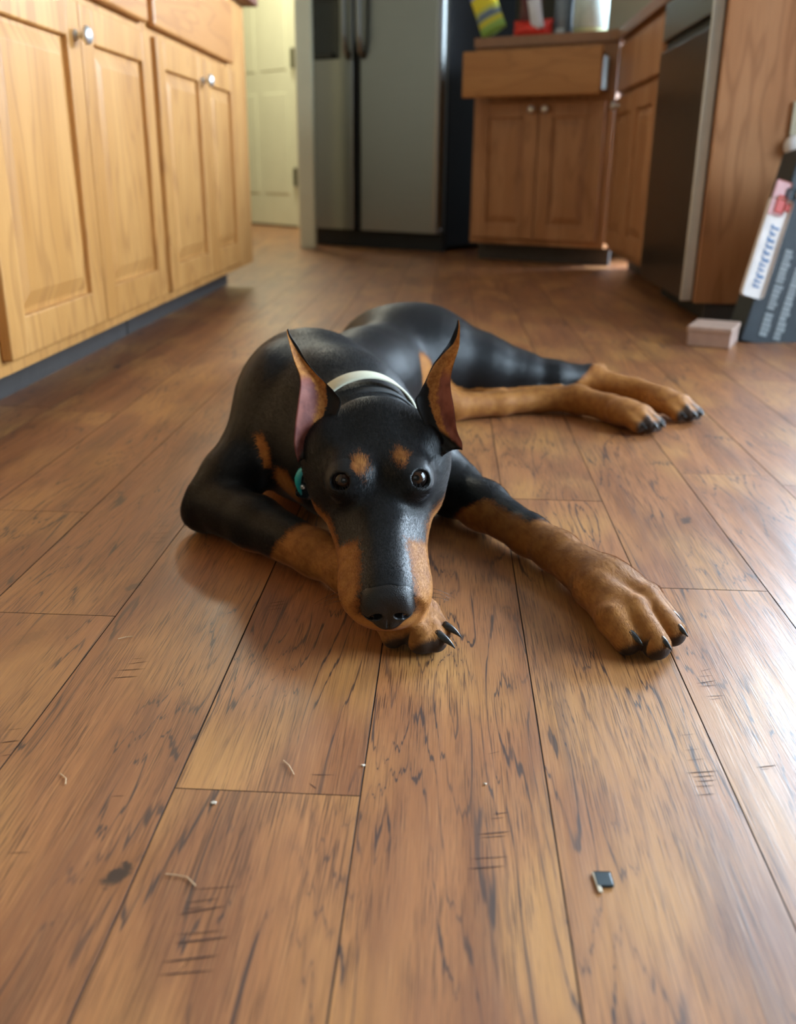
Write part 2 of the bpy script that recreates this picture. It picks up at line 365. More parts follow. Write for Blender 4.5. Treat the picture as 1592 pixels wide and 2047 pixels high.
# ------------------------------------------------------------------ cabinets (local frame: front faces -Y, x along the run, origin at left front floor)
KNOB = [(0, .030), (.008, .0295), (.0135, .0265), (.0160, .022), (.0150, .0175), (.0095, .0145), (.0065, .012), (.0060, .005), (.010, .002), (.010, 0), (0, 0)]
def knob(parent, x, y, z, s=1.0):
    mx = Matrix.Translation((x, y, z)) @ Matrix.Rotation(math.pi/2, 4, 'X') @ Matrix.Scale(s, 4)
    return MB().lathe(KNOB, mx, 20).build('knob', M['nickel'], parent, True)
def cab_door(parent, x0, x1, z0, z1, kn=None, up='oak', lv='oakx', stile=0.062):
    y0, y1 = -0.020, -0.001
    mb = MB()
    mb.box(x0, x0+stile, y0, y1, z0, z1, 0.003).box(x1-stile, x1, y0, y1, z0, z1, 0.003)
    mb.box(x0+stile-.001, x1-stile+.001, y0+.0005, y1, z0, z0+stile, 0.003).box(x0+stile-.001, x1-stile+.001, y0+.0005, y1, z1-stile, z1, 0.003)
    d = mb.build('door', M[up], parent)
    # raised panel: sunk field edge rising to a flat middle
    a0, a1, c0, c1 = x0+stile-.002, x1-stile+.002, z0+stile-.002, z1-stile+.002; bm = bmesh.new(); rings = []
    for ins, y in ((0, y0+.011), (.010, y0+.011), (.034, y0+.003), (.036, y0+.0025)):
        rings.append([bm.verts.new(v) for v in ((a0+ins, y, c0+ins), (a1-ins, y, c0+ins), (a1-ins, y, c1-ins), (a0+ins, y, c1-ins))])
    for A, B in zip(rings, rings[1:]):
        for k in range(4): bm.faces.new((A[k], A[(k+1) % 4], B[(k+1) % 4], B[k]))
    bm.faces.new(rings[-1]); back = [bm.verts.new((v.co.x, y1, v.co.z)) for v in rings[0]]
    for k in range(4): bm.faces.new((rings[0][(k+1) % 4], rings[0][k], back[k], back[(k+1) % 4]))
    bm.faces.new(back[::-1]); m_ = MB(); m_.bm.free(); m_.bm = bm; m_.build('door_panel', M[up], d)
    if kn is not None: knob(d, kn[0], y0, kn[1], kn[2] if len(kn) > 2 else 1.0)
    return d
def cab_frame(root, W_, depth, stiles, rails, zb=0.078, zt=0.876, up='oak', kick=True):
    MB().box(0.002, W_-0.002, 0.0195, depth, zb, zt).build('carcass', M[up], root)
    mb = MB()
    for a, b in stiles: mb.box(a, b, 0, 0.019, zb, zt, 0.0015)
    for a, b in rails: mb.box(stiles[0][1]-.001, stiles[-1][0]+.001, 0.0006, 0.0186, a, b)
    mb.build('face_frame', M[up], root)
    if kick: MB().box(0.002, W_-0.002, 0.095, 0.115, 0, zb-.001).build('toe_kick', M['kick'], root)
def drawer_front(root, x0, x1, z0, z1, out=0.0, mat='oakx', kn=None):
    mb = MB(); mb.box(x0, x1, -0.020-out, -0.001-out, z0, z1, 0.006, 3); d = mb.build('drawer_front', M[mat], root)
    if out > 0:
        MB().box(x0+.03, x0+.042, -out, 0.02, z0+.02, z1-.03).box(x1-.042, x1-.03, -out, 0.02, z0+.02, z1-.03).box(x0+.042, x1-.042, -out, 0.02, z0+.02, z0+.03).build('drawer_box', M['oak'], d)
        MB().box(x1-.028, x1-.016, -out, 0.018, z0+.025, z1-.03).build('drawer_slide', M['slide'], d)
    if kn is not None: knob(d, kn[0], -0.020-out, kn[1])
    return d
FX = -0.69   # plane of the left face frames; run goes along +Y and faces +X
def left_unit(y0, y1, doors, drawers, label, end=False):
    root = empty('base_cabinet', (FX, y0, 0), math.pi/2); W_ = y1-y0
    tag(root, label, 'cabinet', 'oak cabinets of the left run')
    st = [(0, 0.03)] + [(d[0]-.02, d[0]+.02) for d in doors[1:2]] + [(W_-(0.25 if end else 0.03), W_)]
    cab_frame(root, W_, 0.6, st, [(0.078, 0.125), (0.645, 0.70), (0.84, 0.876)])
    for d in doors: cab_door(root, d[0], d[1], 0.103, 0.662, d[2] if len(d) > 2 else None)
    for d in drawers: drawer_front(root, d[0], d[1], 0.683, 0.846)
    return root
left_unit(0.46, 1.374, [(0.02, 0.455), (0.459, 0.894)], [(0.02, 0.894)], 'oak base cabinet cut off by the left photo edge, nearest the photographer')
left_unit(1.378, 2.255, [(0.020, 0.440, (0.415, 0.605)), (0.444, 0.862)], [(0.020, 0.862)], 'honey oak two-door cabinet with the big round nickel knob, nearest full unit on the left')
left_unit(2.259, 3.345, [(0.025, 0.452, (0.425, 0.605)), (0.456, 0.83)], [(0.025, 0.83)], 'honey oak two-door end cabinet beside the cream hall door', True)
ct = MB().box(-1.30, -0.645, 0.4, 3.375, 0.878, 0.916, 0.006, 2).build('countertop', M['brownedge']); tag(ct, 'brown edged countertop on the honey oak cabinets along the left', 'countertop')

# angled unit by the fridge
du = empty('base_cabinet', (0.09, 4.45, 0), CA); tag(du, 'brown oak cabinet with a pulled-out drawer, standing at an angle beside the fridge', 'cabinet', 'oak cabinets of the far right corner'); DW = 0.633
cab_frame(du, DW, 0.6, [(0, 0.03), (0.30, 0.335), (DW-0.045, DW)], [(0.078, 0.125), (0.645, 0.70), (0.84, 0.876)], up='oakp')
cab_door(du, 0.02, 0.312, 0.103, 0.662, (0.285, 0.632), 'oakp')
cab_door(du, 0.316, 0.60, 0.103, 0.662, (0.345, 0.632), 'oakp')
drawer_front(du, 0.005, 0.612, 0.675, 0.852, 0.12, 'oakx')
# unit along the right, between the corner and the dishwasher
RX = 0.667
ru = empty('base_cabinet', (RX, 4.15, 0), -math.pi/2); tag(ru, 'narrow oak cabinet in the right corner next to the dishwasher', 'cabinet', 'oak cabinets of the far right corner')
cab_frame(ru, 0.885, 0.6, [(0, 0.04), (0.43, 0.455), (0.855, 0.885)], [(0.078, 0.125), (0.645, 0.70), (0.84, 0.876)], up='oakp')
cab_door(ru, 0.035, 0.445, 0.103, 0.662, (0.12, 0.632), 'oakp'); cab_door(ru, 0.449, 0.862, 0.103, 0.662, None, 'oakp')
drawer_front(ru, 0.035, 0.862, 0.683, 0.852, 0.0, 'oakp')
# counter above both, one continuous top in two straight pieces
def prism(name, poly, z0, z1, mat, parent=None):
    bm = bmesh.new(); a = [bm.verts.new((x, y, z0)) for x, y in poly]; b = [bm.verts.new((x, y, z1)) for x, y in poly]
    bm.faces.new(a[::-1]); bm.faces.new(b)
    for k in range(len(poly)): bm.faces.new((a[k], a[(k+1) % len(poly)], b[(k+1) % len(poly)], b[k]))
    m_ = MB(); m_.bm.free(); m_.bm = bm; return m_.build(name, mat, parent)
cd, sd = math.cos(CA), math.sin(CA)
def dloc(x, y): return (0.09 + cd*x - sd*y, 4.45 + sd*x + cd*y)
ct2 = prism('countertop', [dloc(0.0, -0.022), dloc(DW-0.03, -0.022), (0.64, 4.12), (0.64, 2.60), (1.295, 2.60), (1.295, 4.22), dloc(0.85, 0.62), dloc(0.0, 0.62)], 0.878, 0.916, M['woodedge'])
tag(ct2, 'brown wood edged countertop over the far right corner and the dishwasher', 'countertop')
# end panel of the right run
ep = MB().box(0.669, 1.295, 2.612, 2.634, 0.055, 0.876, 0.001).build('end_panel', M['oakp']); 
epk = MB().box(0.70, 1.295, 2.625, 2.640, 0.0, 0.054).build('toe_kick', M['kick'], ep); tag(ep, 'plain oak end panel closing the right counter run, behind the black carton', 'cabinet panel')

# dishwasher
dw = empty('dishwasher', (0.667, 3.255, 0), -math.pi/2); tag(dw, 'dark stainless dishwasher with a bright door edge under the right counter', 'dishwasher')
MB().box(0.004, 0.612, 0.002, 0.58, 0.09, 0.872).build('tub', M['black'], dw)
MB().box(0.006, 0.606, -0.028, 0.0, 0.062, 0.735, 0.003).build('door', M['darksteel'], dw)
MB().box(0.6062, 0.6155, -0.030, 0.0, 0.058, 0.872, 0.002).build('door_edge', M['nickel'], dw)
MB().box(0.006, 0.606, -0.026, 0.0, 0.765, 0.872, 0.004).build('control_panel', M['steel'], dw)
MB().box(0.006, 0.606, -0.012, 0.0, 0.737, 0.763).build('handle_recess', M['black'], dw)
MB().box(0.004, 0.612, 0.05, 0.07, 0.0, 0.088).build('toe_kick', M['black'], dw)

# ------------------------------------------------------------------ fridge (front faces -Y locally, origin right front)
fr = empty('refrigerator', (-0.062, 4.792, 0), math.radians(-30)); tag(fr, 'stainless side-by-side refrigerator with black side and ice dispenser', 'refrigerator')
FW = 0.83; GAPX = -0.490
MB().box(-FW, 0, 0.075, 0.74, 0.02, 1.76, 0.006).build('cabinet_body', M['black'], fr)
MB().box(-FW+.005, -.005, 0.05, 0.09, 0.0, 0.085).build('base_grille', M['black'], fr)
def fdoor(x0, x1, r0, r1):
    prof = []; n = 10
    for k in range(n+1): a = math.pi - k*(math.pi/2)/n; prof.append((x0+r0+r0*math.cos(a), .045-.045*math.sin(a) if r0 > .02 else .012-.012*math.sin(a)))
    for k in range(n+1): a = math.pi/2 - k*(math.pi/2)/n; prof.append((x1-r1+r1*math.cos(a), .045-.045*math.sin(a) if r1 > .02 else .012-.012*math.sin(a)))
    prof += [(x1, .06), (x0, .06)]
    return prism('door', prof, 0.09, 1.76, M['steel'], fr)
fd1 = fdoor(-FW, GAPX-.022, .03, .008); fd2 = fdoor(GAPX+.022, 0.0, .008, .04)
MB().box(GAPX-.0215, GAPX+.0215, 0.03, 0.074, 0.09, 1.76).build('door_gasket', M['black'], fr)
for d, hx in ((fd1, GAPX-.045), (fd2, GAPX+.045)):
    MB().tube([(hx, 0.0, .90), (hx, -.028, .93), (hx, -.042, 1.0), (hx, -.044, 1.3), (hx, -.03, 1.58), (hx, 0.0, 1.62)], [.014, .016, .016, .016, .016, .014], 10).build('handle', M['steel'], d, True)
dsp = MB().box(-FW+.05, GAPX-.10, -.004, 0.0, 0.90, 1.34, 0.002).build('dispenser', M['blackgloss'], fd1)
MB().box(-FW+.07, GAPX-.12, -.0065, -.0042, 1.16, 1.32, 0.001).build('dispenser_panel', M['black'], dsp)
MB().box(-FW+.08, GAPX-.13, -.022, -.0042, 0.905, 0.925, 0.003).build('drip_tray', M['black'], dsp)
# ------------------------------------------------------------------ things on the far counter
def on_counter(name, lx, ly, label, cat, z=0.9165):
    x, y = dloc(lx, ly); e = empty(name, (x, y, z), CA); tag(e, label, cat); return e
def pouch(parent, name, W_, H_, T_, mat, top=0.25, n=10):
    bm = bmesh.new(); rings = []
    for i in range(n+1):
        v = i/n; th = T_*math.sin(math.pi*min(1, 0.18+0.82*v))**0.7 if v < 1 else 0.003
        th = max(th, .004); wd = W_*(1-.06*math.sin(math.pi*v))
        rings.append([bm.verts.new((wd/2*math.cos(a)*1.0, th/2*math.sin(a), v*H_)) for a in [2*math.pi*k/16 for k in range(16)]])
    for A, B in zip(rings, rings[1:]):
        for k in range(16): bm.faces.new((A[k], A[(k+1) % 16], B[(k+1) % 16], B[k]))
    bm.faces.new(rings[0][::-1]); bm.faces.new(rings[-1]); m_ = MB(); m_.bm.free(); m_.bm = bm
    return m_.build(name, mat, parent, True)
def bands(name, stops, rough=0.4):
    """coloured printing in level bands over the height of a thing"""
    t = NT(name); z = t.sep(t.obj())[2]; col = stops[0][1]
    for zz, c in stops[1:]: col = t.mix(t.ramp(z, zz-.002, zz+.002), col, c)
    t.set(col=col, rough=rough); return t.m
yb = on_counter('snack_packet', 0.068, 0.03, 'yellow and blue printed packet leaning on the counter by the fridge', 'packet', 0.9395); yb.rotation_euler = (0, math.radians(-24), CA); yb.scale = (1.15, 1.15, 1.15)
pouch(yb, 'wrapper', .105, .19, .05, bands('packet_print', [(0, srgb(150, 190, 90)), (.03, srgb(214, 206, 60)), (.05, srgb(120, 140, 150)), (.07, srgb(200, 205, 90)), (.088, srgb(240, 222, 40)), (.135, srgb(110, 130, 200)), (.16, srgb(190, 200, 230))]))
MB().box(-.05, .05, -.004, .004, .188, .202, .001).build('sealed_top', plain('packet_seal', srgb(120, 140, 205), .4), yb)
MB().box(-.028, .030, -.0262, -.0245, .060, .074, .0005).build('label_strip', plain('packet_label', srgb(110, 130, 160), .5), yb)
rb = on_counter('snack_bag', 0.232, 0.06, 'crumpled red and white snack bag on the far counter', 'bag')
rb.scale = (1.2, 1.2, 1.2)
pouch(rb, 'bag_body', .15, .055, .09, plain('red_foil', srgb(226, 52, 40), .35), .2)
pb = pouch(rb, 'bag_top', .085, .11, .05, plain('dark_red_foil', srgb(92, 24, 34), .4)); pb.location = (-.015, .01, .03)
pw = pouch(rb, 'white_flap', .05, .10, .03, plain('white_foil', srgb(225, 225, 235), .4)); pw.location = (.03, -.03, .02); pw.rotation_euler = (0, math.radians(-12), 0)
jr = on_counter('storage_jar', 0.345, 0.12, 'grey translucent jar between red bag and pale canister', 'jar')
MB().lathe([(0, 0), (.038, 0), (.042, .006), (.042, .15), (.036, .165), (.036, .17), (0, .17)], n=24).build('jar_body', plain('grey_plastic', srgb(120, 132, 146), .2), jr, True)
MB().lathe([(.0375, .1705), (.0375, .19), (.034, .195), (0, .195)], n=24).build('jar_lid', plain('dark_lid', srgb(70, 82, 94), .4), jr, True)
MB().box(-.02, .02, -.0455, -.0425, .004, .03, .001).build('jar_label', plain('jar_label_pale', srgb(190, 200, 205), .5), jr)
cn = on_counter('canister', 0.472, 0.085, 'pale green and white canister on the far right counter', 'canister')
MB().lathe([(0, 0), (.066, 0), (.070, .005), (.070, .20), (.066, .205), (0, .205)], n=28).build('canister_body', plain('pale_green_plastic', srgb(206, 216, 170), .35), cn, True)
MB().lathe([(.0715, .206), (.0715, .232), (.066, .238), (0, .238)], n=28).build('canister_lid', plain('white_lid', srgb(225, 236, 236), .4), cn, True)
MB().lathe([(.0705, .02), (.0712, .02), (.0712, .19), (.0705, .19)], n=28).build('canister_label', plain('white_label', srgb(214, 232, 230), .5), cn, True).scale = (1, 1, 1)

# ------------------------------------------------------------------ black carton leaning at the right, pale box below
bx = empty('carton', (0.713, 2.315, 0.0), 0.0); bx.rotation_euler = (math.radians(-9), math.radians(14.5), math.radians(6))
tag(bx, 'black carton with white label strip leaning at the right photo edge', 'carton')
MC = plain('black_cardboard', srgb(34, 44, 52), .5, 0, .1); WL = plain('white_sticker', srgb(236, 230, 228), .45); GL = plain('grey_print', srgb(140, 148, 152), .5); RL = plain('red_print', srgb(208, 96, 92), .5); BL = plain('blue_print', srgb(70, 116, 168), .5); PK = plain('pink_print', srgb(214, 168, 170), .5)
MB().box(0.0, 0.34, 0.0, 0.09, 0.006, 0.47, 0.004).build('box_body', MC, bx)
lab = MB().box(-.036, .020, -.0035, -.0005, .11, .345, .010, 4).build('label_strip', WL, bx)
mb = MB()
rng = random.Random(4); z = .135
while z < .285:
    hgt = rng.uniform(.007, .014); mb.box(-.014+rng.uniform(0, .004), .004+rng.uniform(-.004, .004), -.0046, -.0036, z, z+hgt*.5); mb.box(-.014, -.009, -.0046, -.0036, z+hgt*.5, z+hgt*.9); z += hgt+.003
mb.build('blue_lettering', BL, lab)
MB().box(-.034, .004, -.0048, -.0036, .305, .385, .004).build('pink_corner', PK, lab)
MB().box(-.020, .002, -.0060, -.0049, .312, .352, .003).box(.006, .022, -.0046, -.0036, .32, .338, .003).build('red_patch', RL, lab)
MB().box(-.004, .018, -.0062, -.0049, .344, .372, .003).build('dark_patch', MC, lab)
mb = MB(); z = .035
for x0, za, zb in ((.040, .03, .085), (.040, .095, .150), (.040, .160, .235), (.078, .03, .20)):
    z = za
    while z < zb:
        hgt = rng.uniform(.006, .012); mb.box(x0, x0+.020+rng.uniform(-.003, .003), -.0016, -.0004, z, z+hgt); z += hgt+.002
mb.build('grey_lettering', GL, bx)
MB().lathe([(0, -.0005), (.008, -.0008), (.009, -.003), (.006, -.006), (0, -.007)], Matrix.Translation((.030, 0, .365)) @ Matrix.Rotation(-math.pi/2, 4, 'X'), 16).build('white_dot', WL, bx, True)
wk = empty('wall_hook', (0.872, 2.610, 0.455)); tag(wk, 'round white hook with a beige strap on the oak end panel', 'hook')
MB().lathe([(0, 0), (.026, 0), (.027, .006), (.024, .016), (.012, .022), (0, .023)], Matrix.Rotation(math.pi/2, 4, 'X'), 24).build('hook_disc', WL, wk, True)
MB().box(-.016, .022, -.006, -.001, .025, .105, .002).build('strap', plain('beige_strap', srgb(196, 186, 160), .7), wk)
pbx = empty('flat_box', (0.638, 2.262, 0), math.radians(-24)); tag(pbx, 'low pale pinkish box on the floor in front of the black carton', 'box')
MB().box(-.060, .040, -.03, .10, 0.0, .045, .003).build('box_body', plain('pale_card', srgb(186, 158, 146), .6), pbx)
MB().box(-.062, .042, -.032, .102, .034, .048, .003).build('box_lid', plain('pale_card_lid', srgb(194, 166, 152), .6), pbx)

# small litter on the boards
a = atZ(1207, 1760)
chip = MB().box(-.0052, .0052, -.0060, .0060, 0, .0012, .0011, 3).build('plastic_chip', plain('slate_plastic', srgb(58, 70, 76), .35)); chip.location = (a[0], a[1], .0003); chip.rotation_euler = (0, 0, .05); tag(chip, 'tiny slate grey plastic chip lying on the front boards', 'chip')
b_ = atZ(1194, 1766)
chip2 = MB().box(-.0014, .0014, -.008, .008, 0, .0010, .0005, 2).build('splinter', plain('pale_splinter', srgb(206, 190, 166), .6)); chip2.location = (b_[0], b_[1], .0003); chip2.rotation_euler = (0, 0, .12); tag(chip2, 'pale wood splinter beside the slate grey chip', 'splinter')
for pts, lab_ in (([(331, 1747), (352, 1749), (374, 1753), (391, 1770)], 'pale curved dog hair on the boards near the dark knot'), ([(567, 1520), (578, 1530), (588, 1548)], 'short pale dog hair above the board joint'), ([(120, 1546), (132, 1556), (131, 1568)], 'short pale dog hair on the far left board'), ([(236, 1277), (252, 1273), (266, 1272)], 'short white dog hair on the left floor seam')):
    p3 = [tuple(atZ(*p, .0009)) for p in pts]
    tag(MB().tube(p3, .00035, 5).build('dog_hair', plain('pale_hair', srgb(226, 196, 158), .5)), lab_, 'hair', 'shed hairs on the floor')
for px, py, s, lab_ in ((428, 1606, .0013, 'pale crumb just below the middle board joint'), (726, 1531, .0010, 'white crumb on the seam right of the joint'), (970, 1568, .0009, 'pale crumb on the centre board')):
    q = atZ(px, py); c = MB(); bmesh.ops.create_icosphere(c.bm, subdivisions=2, radius=s)
    for v in c.bm.verts: v.co *= 1 + .3*math.sin(v.co.x*4000+v.co.y*3100+px)
    c = c.build('crumb', plain('crumb_pale', srgb(226, 214, 196), .6)); c.scale = (1.5, 1, .6); c.location = (q[0], q[1], s*.55); tag(c, lab_, 'crumb', 'crumbs on the floor')
# ------------------------------------------------------------------ the dog: one continuous body grown from a distance field
def unit(v): v = np.asarray(v, float); return v/np.linalg.norm(v)
class Prim:
    pass
def seg(a, b, ra, rb, k=0.02, sq=1.0, n=(0, 0, 1)):
    """tapered limb segment; sq<1 flattens it along n"""
    p = Prim(); p.kind = 'seg'; p.a = np.array(a, float); p.b = np.array(b, float); p.ra = ra; p.rb = rb; p.k = k; p.sq = sq; p.n = unit(n)
    p.lo = np.minimum(p.a-ra, p.b-rb); p.hi = np.maximum(p.a+ra, p.b+rb); p.flow = unit(p.b-p.a); return p
def ell(c, r, axes=None, k=0.02, flow=None, sub=False):
    p = Prim(); p.kind = 'ell'; p.c = np.array(c, float); p.r = np.array(r, float); p.A = np.eye(3) if axes is None else np.array(axes, float); p.k = k; p.sub = sub
    e = np.abs(p.A.T) @ p.r; p.lo = p.c-e; p.hi = p.c+e; p.flow = unit(flow) if flow is not None else None; return p
def chain(pts, k=0.015, **kw):
    return [seg(a[:3], b[:3], a[3], b[3], k, **kw) for a, b in zip(pts, pts[1:])]
def sdf(p, X, Y, Z):
    if p.kind == 'seg':
        d = p.b-p.a; L2 = d@d
        qx, qy, qz = X-p.a[0], Y-p.a[1], Z-p.a[2]
        t = np.clip((qx*d[0]+qy*d[1]+qz*d[2])/L2, 0, 1)
        ex, ey, ez = qx-t*d[0], qy-t*d[1], qz-t*d[2]
        if p.sq != 1.0:
            h = (ex*p.n[0]+ey*p.n[1]+ez*p.n[2]); s = 1/p.sq-1
            ex, ey, ez = ex+h*s*p.n[0], ey+h*s*p.n[1], ez+h*s*p.n[2]
        return np.sqrt(ex*ex+ey*ey+ez*ez) - (p.ra+(p.rb-p.ra)*t)
    if p.kind == 'ell':
        q = [X-p.c[0], Y-p.c[1], Z-p.c[2]]
        l = [(q[0]*a[0]+q[1]*a[1]+q[2]*a[2]) for a in p.A]
        k0 = np.sqrt(sum((l[i]/p.r[i])**2 for i in range(3))); k1 = np.sqrt(sum((l[i]/p.r[i]**2)**2 for i in range(3)))+1e-9
        return k0*(k0-1)/k1
    if p.kind == 'loft':
        return p.fn(X, Y, Z)
def smin(a, b, k):
    h = np.maximum(k-np.abs(a-b), 0)/k; return np.minimum(a, b)-h*h*k*0.25
def smax(a, b, k): return -smin(-a, -b, k)

# --- head frame: t runs from the nose tip backwards, s to the image right, v up
HN = np.array([-0.0425, 0.690, 0.0520]); HB = np.array([-0.0700, 0.905, 0.1200])
h_t = unit(HB-HN); h_s0 = unit(np.cross(h_t, [0, 0, 1])); h_v0 = np.cross(h_s0, h_t)
_rl = math.radians(1.5); h_s = h_s0*math.cos(_rl)+h_v0*math.sin(_rl); h_v = -h_s0*math.sin(_rl)+h_v0*math.cos(_rl)
HA = np.array([h_s, h_t, h_v])
def hp(s, t, v): return HN + h_s*s + h_t*t + h_v*v
def hloc(X, Y, Z):
    q = (X-HN[0], Y-HN[1], Z-HN[2])
    return [q[0]*a[0]+q[1]*a[1]+q[2]*a[2] for a in (h_s, h_t, h_v)]
def smooth_interp(t, ts, vs):
    # monotone-ish cubic through the stations (fine table, linear lookup)
    tt = np.linspace(ts[0], ts[-1], 400); m = np.gradient(np.array(vs, float), np.array(ts, float)); i = np.clip(np.searchsorted(ts, tt)-1, 0, len(ts)-2)
    ts = np.array(ts); vs = np.array(vs); h = ts[i+1]-ts[i]; u = (tt-ts[i])/h
    y = (2*u**3-3*u**2+1)*vs[i]+(u**3-2*u**2+u)*h*m[i]+(-2*u**3+3*u**2)*vs[i+1]+(u**3-u**2)*h*m[i+1]
    return np.interp(t, tt, y)
def loft(ts, hw, top, bot, expo, k, tz0, tz1):
    p = Prim(); p.kind = 'loft'; p.k = k; p.flow = h_t
    c = [hp(s, t, v) for s in (-max(hw), max(hw)) for t in (tz0, tz1) for v in (min(bot), max(top))]
    p.lo = np.min(c, 0); p.hi = np.max(c, 0)
    def fn(X, Y, Z):
        s, t, v = hloc(X, Y, Z); tc = np.clip(t, tz0, tz1)
        a = smooth_interp(tc, ts, hw); tp = smooth_interp(tc, ts, top); bt = smooth_interp(tc, ts, bot)
        mid = (tp+bt)/2; b = (tp-bt)/2; n = expo
        g = (np.abs(s/a)**n + np.abs((v-mid)/b)**n + 1e-12)**(1/n)
        d = (g-1)*np.minimum(a, b)
        over = np.maximum(tz0-t, t-tz1)
        return np.where(over > 0, np.sqrt(np.maximum(d, 0)**2+over**2)+np.minimum(d, 0)*0, np.maximum(d, over)) if True else d
    p.fn = fn; return p
head_prims = [
    # skull and upper muzzle wedge
    loft([0.0, .02, .05, .085, .115, .135, .16, .19, .22, .25], [.0185, .0215, .0222, .0240, .0285, .038, .050, .057, .055, .044],
         [.0165, .0200, .0200, .0215, .0265, .0340, .0430, .0490, .0490, .0400], [-.010, -.014, -.016, -.02, -.025, -.03, -.035, -.035, -.03, -.02], 2.25, .012, .006, .246),
    # lips and cheeks: broader and lower
    loft([0.0, .015, .035, .06, .09, .115, .14, .165, .19, .22], [.0260, .0362, .0408, .0408, .0412, .0450, .0510, .0565, .0580, .050],
         [.002, .005, .006, .007, .008, .012, .020, .026, .028, .024], [-.0225, -.0305, -.0345, -.038, -.040, -.042, -.044, -.044, -.042, -.038], 2.3, .013, .009, .215),
    ell(hp(0, .012, -.0190), (.025, .016, .0145), HA, .010, h_t),                # front of the lips
    ell(hp(-.046, .183, .000), (.016, .034, .028), HA, .02, h_t), ell(hp(.046, .183, .000), (.016, .034, .028), HA, .02, h_t),   # cheek muscles
    ell(hp(-.0315, .1365, .0285), (.0170, .021, .0135), HA, .018, h_t), ell(hp(.0325, .1365, .0285), (.0170, .021, .0135), HA, .018, h_t),  # eye bulges
    ell(hp(-.024, .152, .0360), (.015, .022, .0075), HA, .02, h_t), ell(hp(.024, .152, .0360), (.015, .022, .0075), HA, .02, h_t),   # brows
    ell(hp(0, .225, .030), (.040, .035, .028), HA, .02, h_t),
    ell(hp(-.048, .205, .020), (.020, .030, .026), HA, .025, h_t), ell(hp(.048, .205, .020), (.020, .030, .026), HA, .025, h_t),       # ear roots
]
EYES = [hp(-.0318, .1355, .0318), hp(.0332, .1355, .0318)]
EYE_R = .0112
eye_dir = [unit(-h_t*0.80 + h_v*0.42 - h_s*0.30), unit(-h_t*0.80 + h_v*0.42 + h_s*0.30)]
# --- neck, trunk
P_ = lambda x, y, Y: tuple(atY(x, y, Y))
trunk = [
    seg(hp(0, .195, -.002), (-.088, .965, .108), .052, .060, .03), seg((-.088, .965, .108), (-.120, 1.06, .110), .060, .074, .03),
    seg((-.120, 1.06, .110), (-.158, 1.15, .105), .074, .085, .04),
    ell((-.160, 1.10, .090), (.082, .12, .088), None, .04, (-.3, .9, .1)),
    ell((-.188, 1.19, .092), (.086, .12, .100), None, .04, (-.1, 1, 0)),
    seg((-.165, 1.25, .084), (-.125, 1.42, .078), .086, .072, .05), seg((-.125, 1.42, .078), (-.085, 1.56, .082), .072, .082, .05),
    ell((-.080, 1.595, .086), (.112, .095, .086), None, .04, (.6, .6, 0)),
    ell((-.120, 1.000, .070), (.052, .065, .055), None, .03, (0, -.5, -1)),          # forechest
]
left_arm = [
    ell((-.203, 1.095, .126), (.045, .070, .066), None, .03, (-.4, -.6, -1)),
    seg((-.200, 1.080, .112), (-.244, .998, .052), .046, .033, .03), seg((-.244, .998, .052), (-.272, .972, .0235), .033, .0215, .02),
    seg((-.258, .974, .034), (-.200, .924, .031),   .0320, .0280, .012), seg((-.200, .924, .031), (-.125, .857, .026), .0285, .0225, .012),
    seg((-.125, .857, .026), (-.085, .815, .024), .0225, .0210, .012), seg((-.085, .815, .024), (-.048, .772, .023), .0210, .0210, .012),
]
right_arm = [
    ell((-.052, 1.060, .075), (.044, .070, .055), None, .03, (.4, -.6, -1)),
    seg((-.035, 1.065, .070), (.010, 1.050, .038), .045, .032, .03),
    seg((.006, 1.050, .035), (.046, .998, .032), .031, .0265, .02), seg((.046, .998, .032), (.092, .928, .0255), .0265, .0210, .015),
    seg((.092, .928, .0255), (.118, .888, .0240), .0210, .0215, .012), seg((.118, .888, .0240), (.152, .812, .0240), .0225, .0285, .012, sq=.82),
]
def toe(base, knuckle, tip, r0, r1, r2, k=.006):
    return [seg(base, knuckle, r0*1.05, r1, k*3.2), seg(knuckle, tip, r1, r2, k)]
G = lambda x, y, z: np.array(atZ(x, y, z))
# right paw toes, outermost first: knuckle and tip
RT = [(G(1186, 1180, .024), G(1222, 1238, .022), G(1254, 1282, .0125)), (G(1195, 1180, .029), G(1265, 1222, .025), G(1313, 1290, .0130)),
      (G(1215, 1160, .027), G(1290, 1200, .025), G(1344, 1264, .0135)), (G(1225, 1150, .022), G(1296, 1190, .020), G(1338, 1240, .0125))]
right_paw = []
for i, (a, b, c) in enumerate(RT): right_paw += toe(a, b, c, .0140, (.0138, .0143, .0138, .0115)[i], (.0120, .0125, .0125, .0102)[i], .004)
LT = [(G(760, 1205, .020), G(775, 1240, .017), G(786, 1272, .0105)), (G(775, 1200, .022), G(818, 1240, .020), G(843, 1278, .0125)),
      (G(800, 1195, .024), G(844, 1236, .020), G(872, 1281, .0115)), (G(810, 1190, .022), G(856, 1222, .021), G(887, 1263, .0115))]
left_paw = []
for i, (a, b, c) in enumerate(LT): left_paw += toe(a, b, c, .0140, (.0120, .0140, .0115, .0100)[i], (.0105, .0130, .0100, .0080)[i], .004)
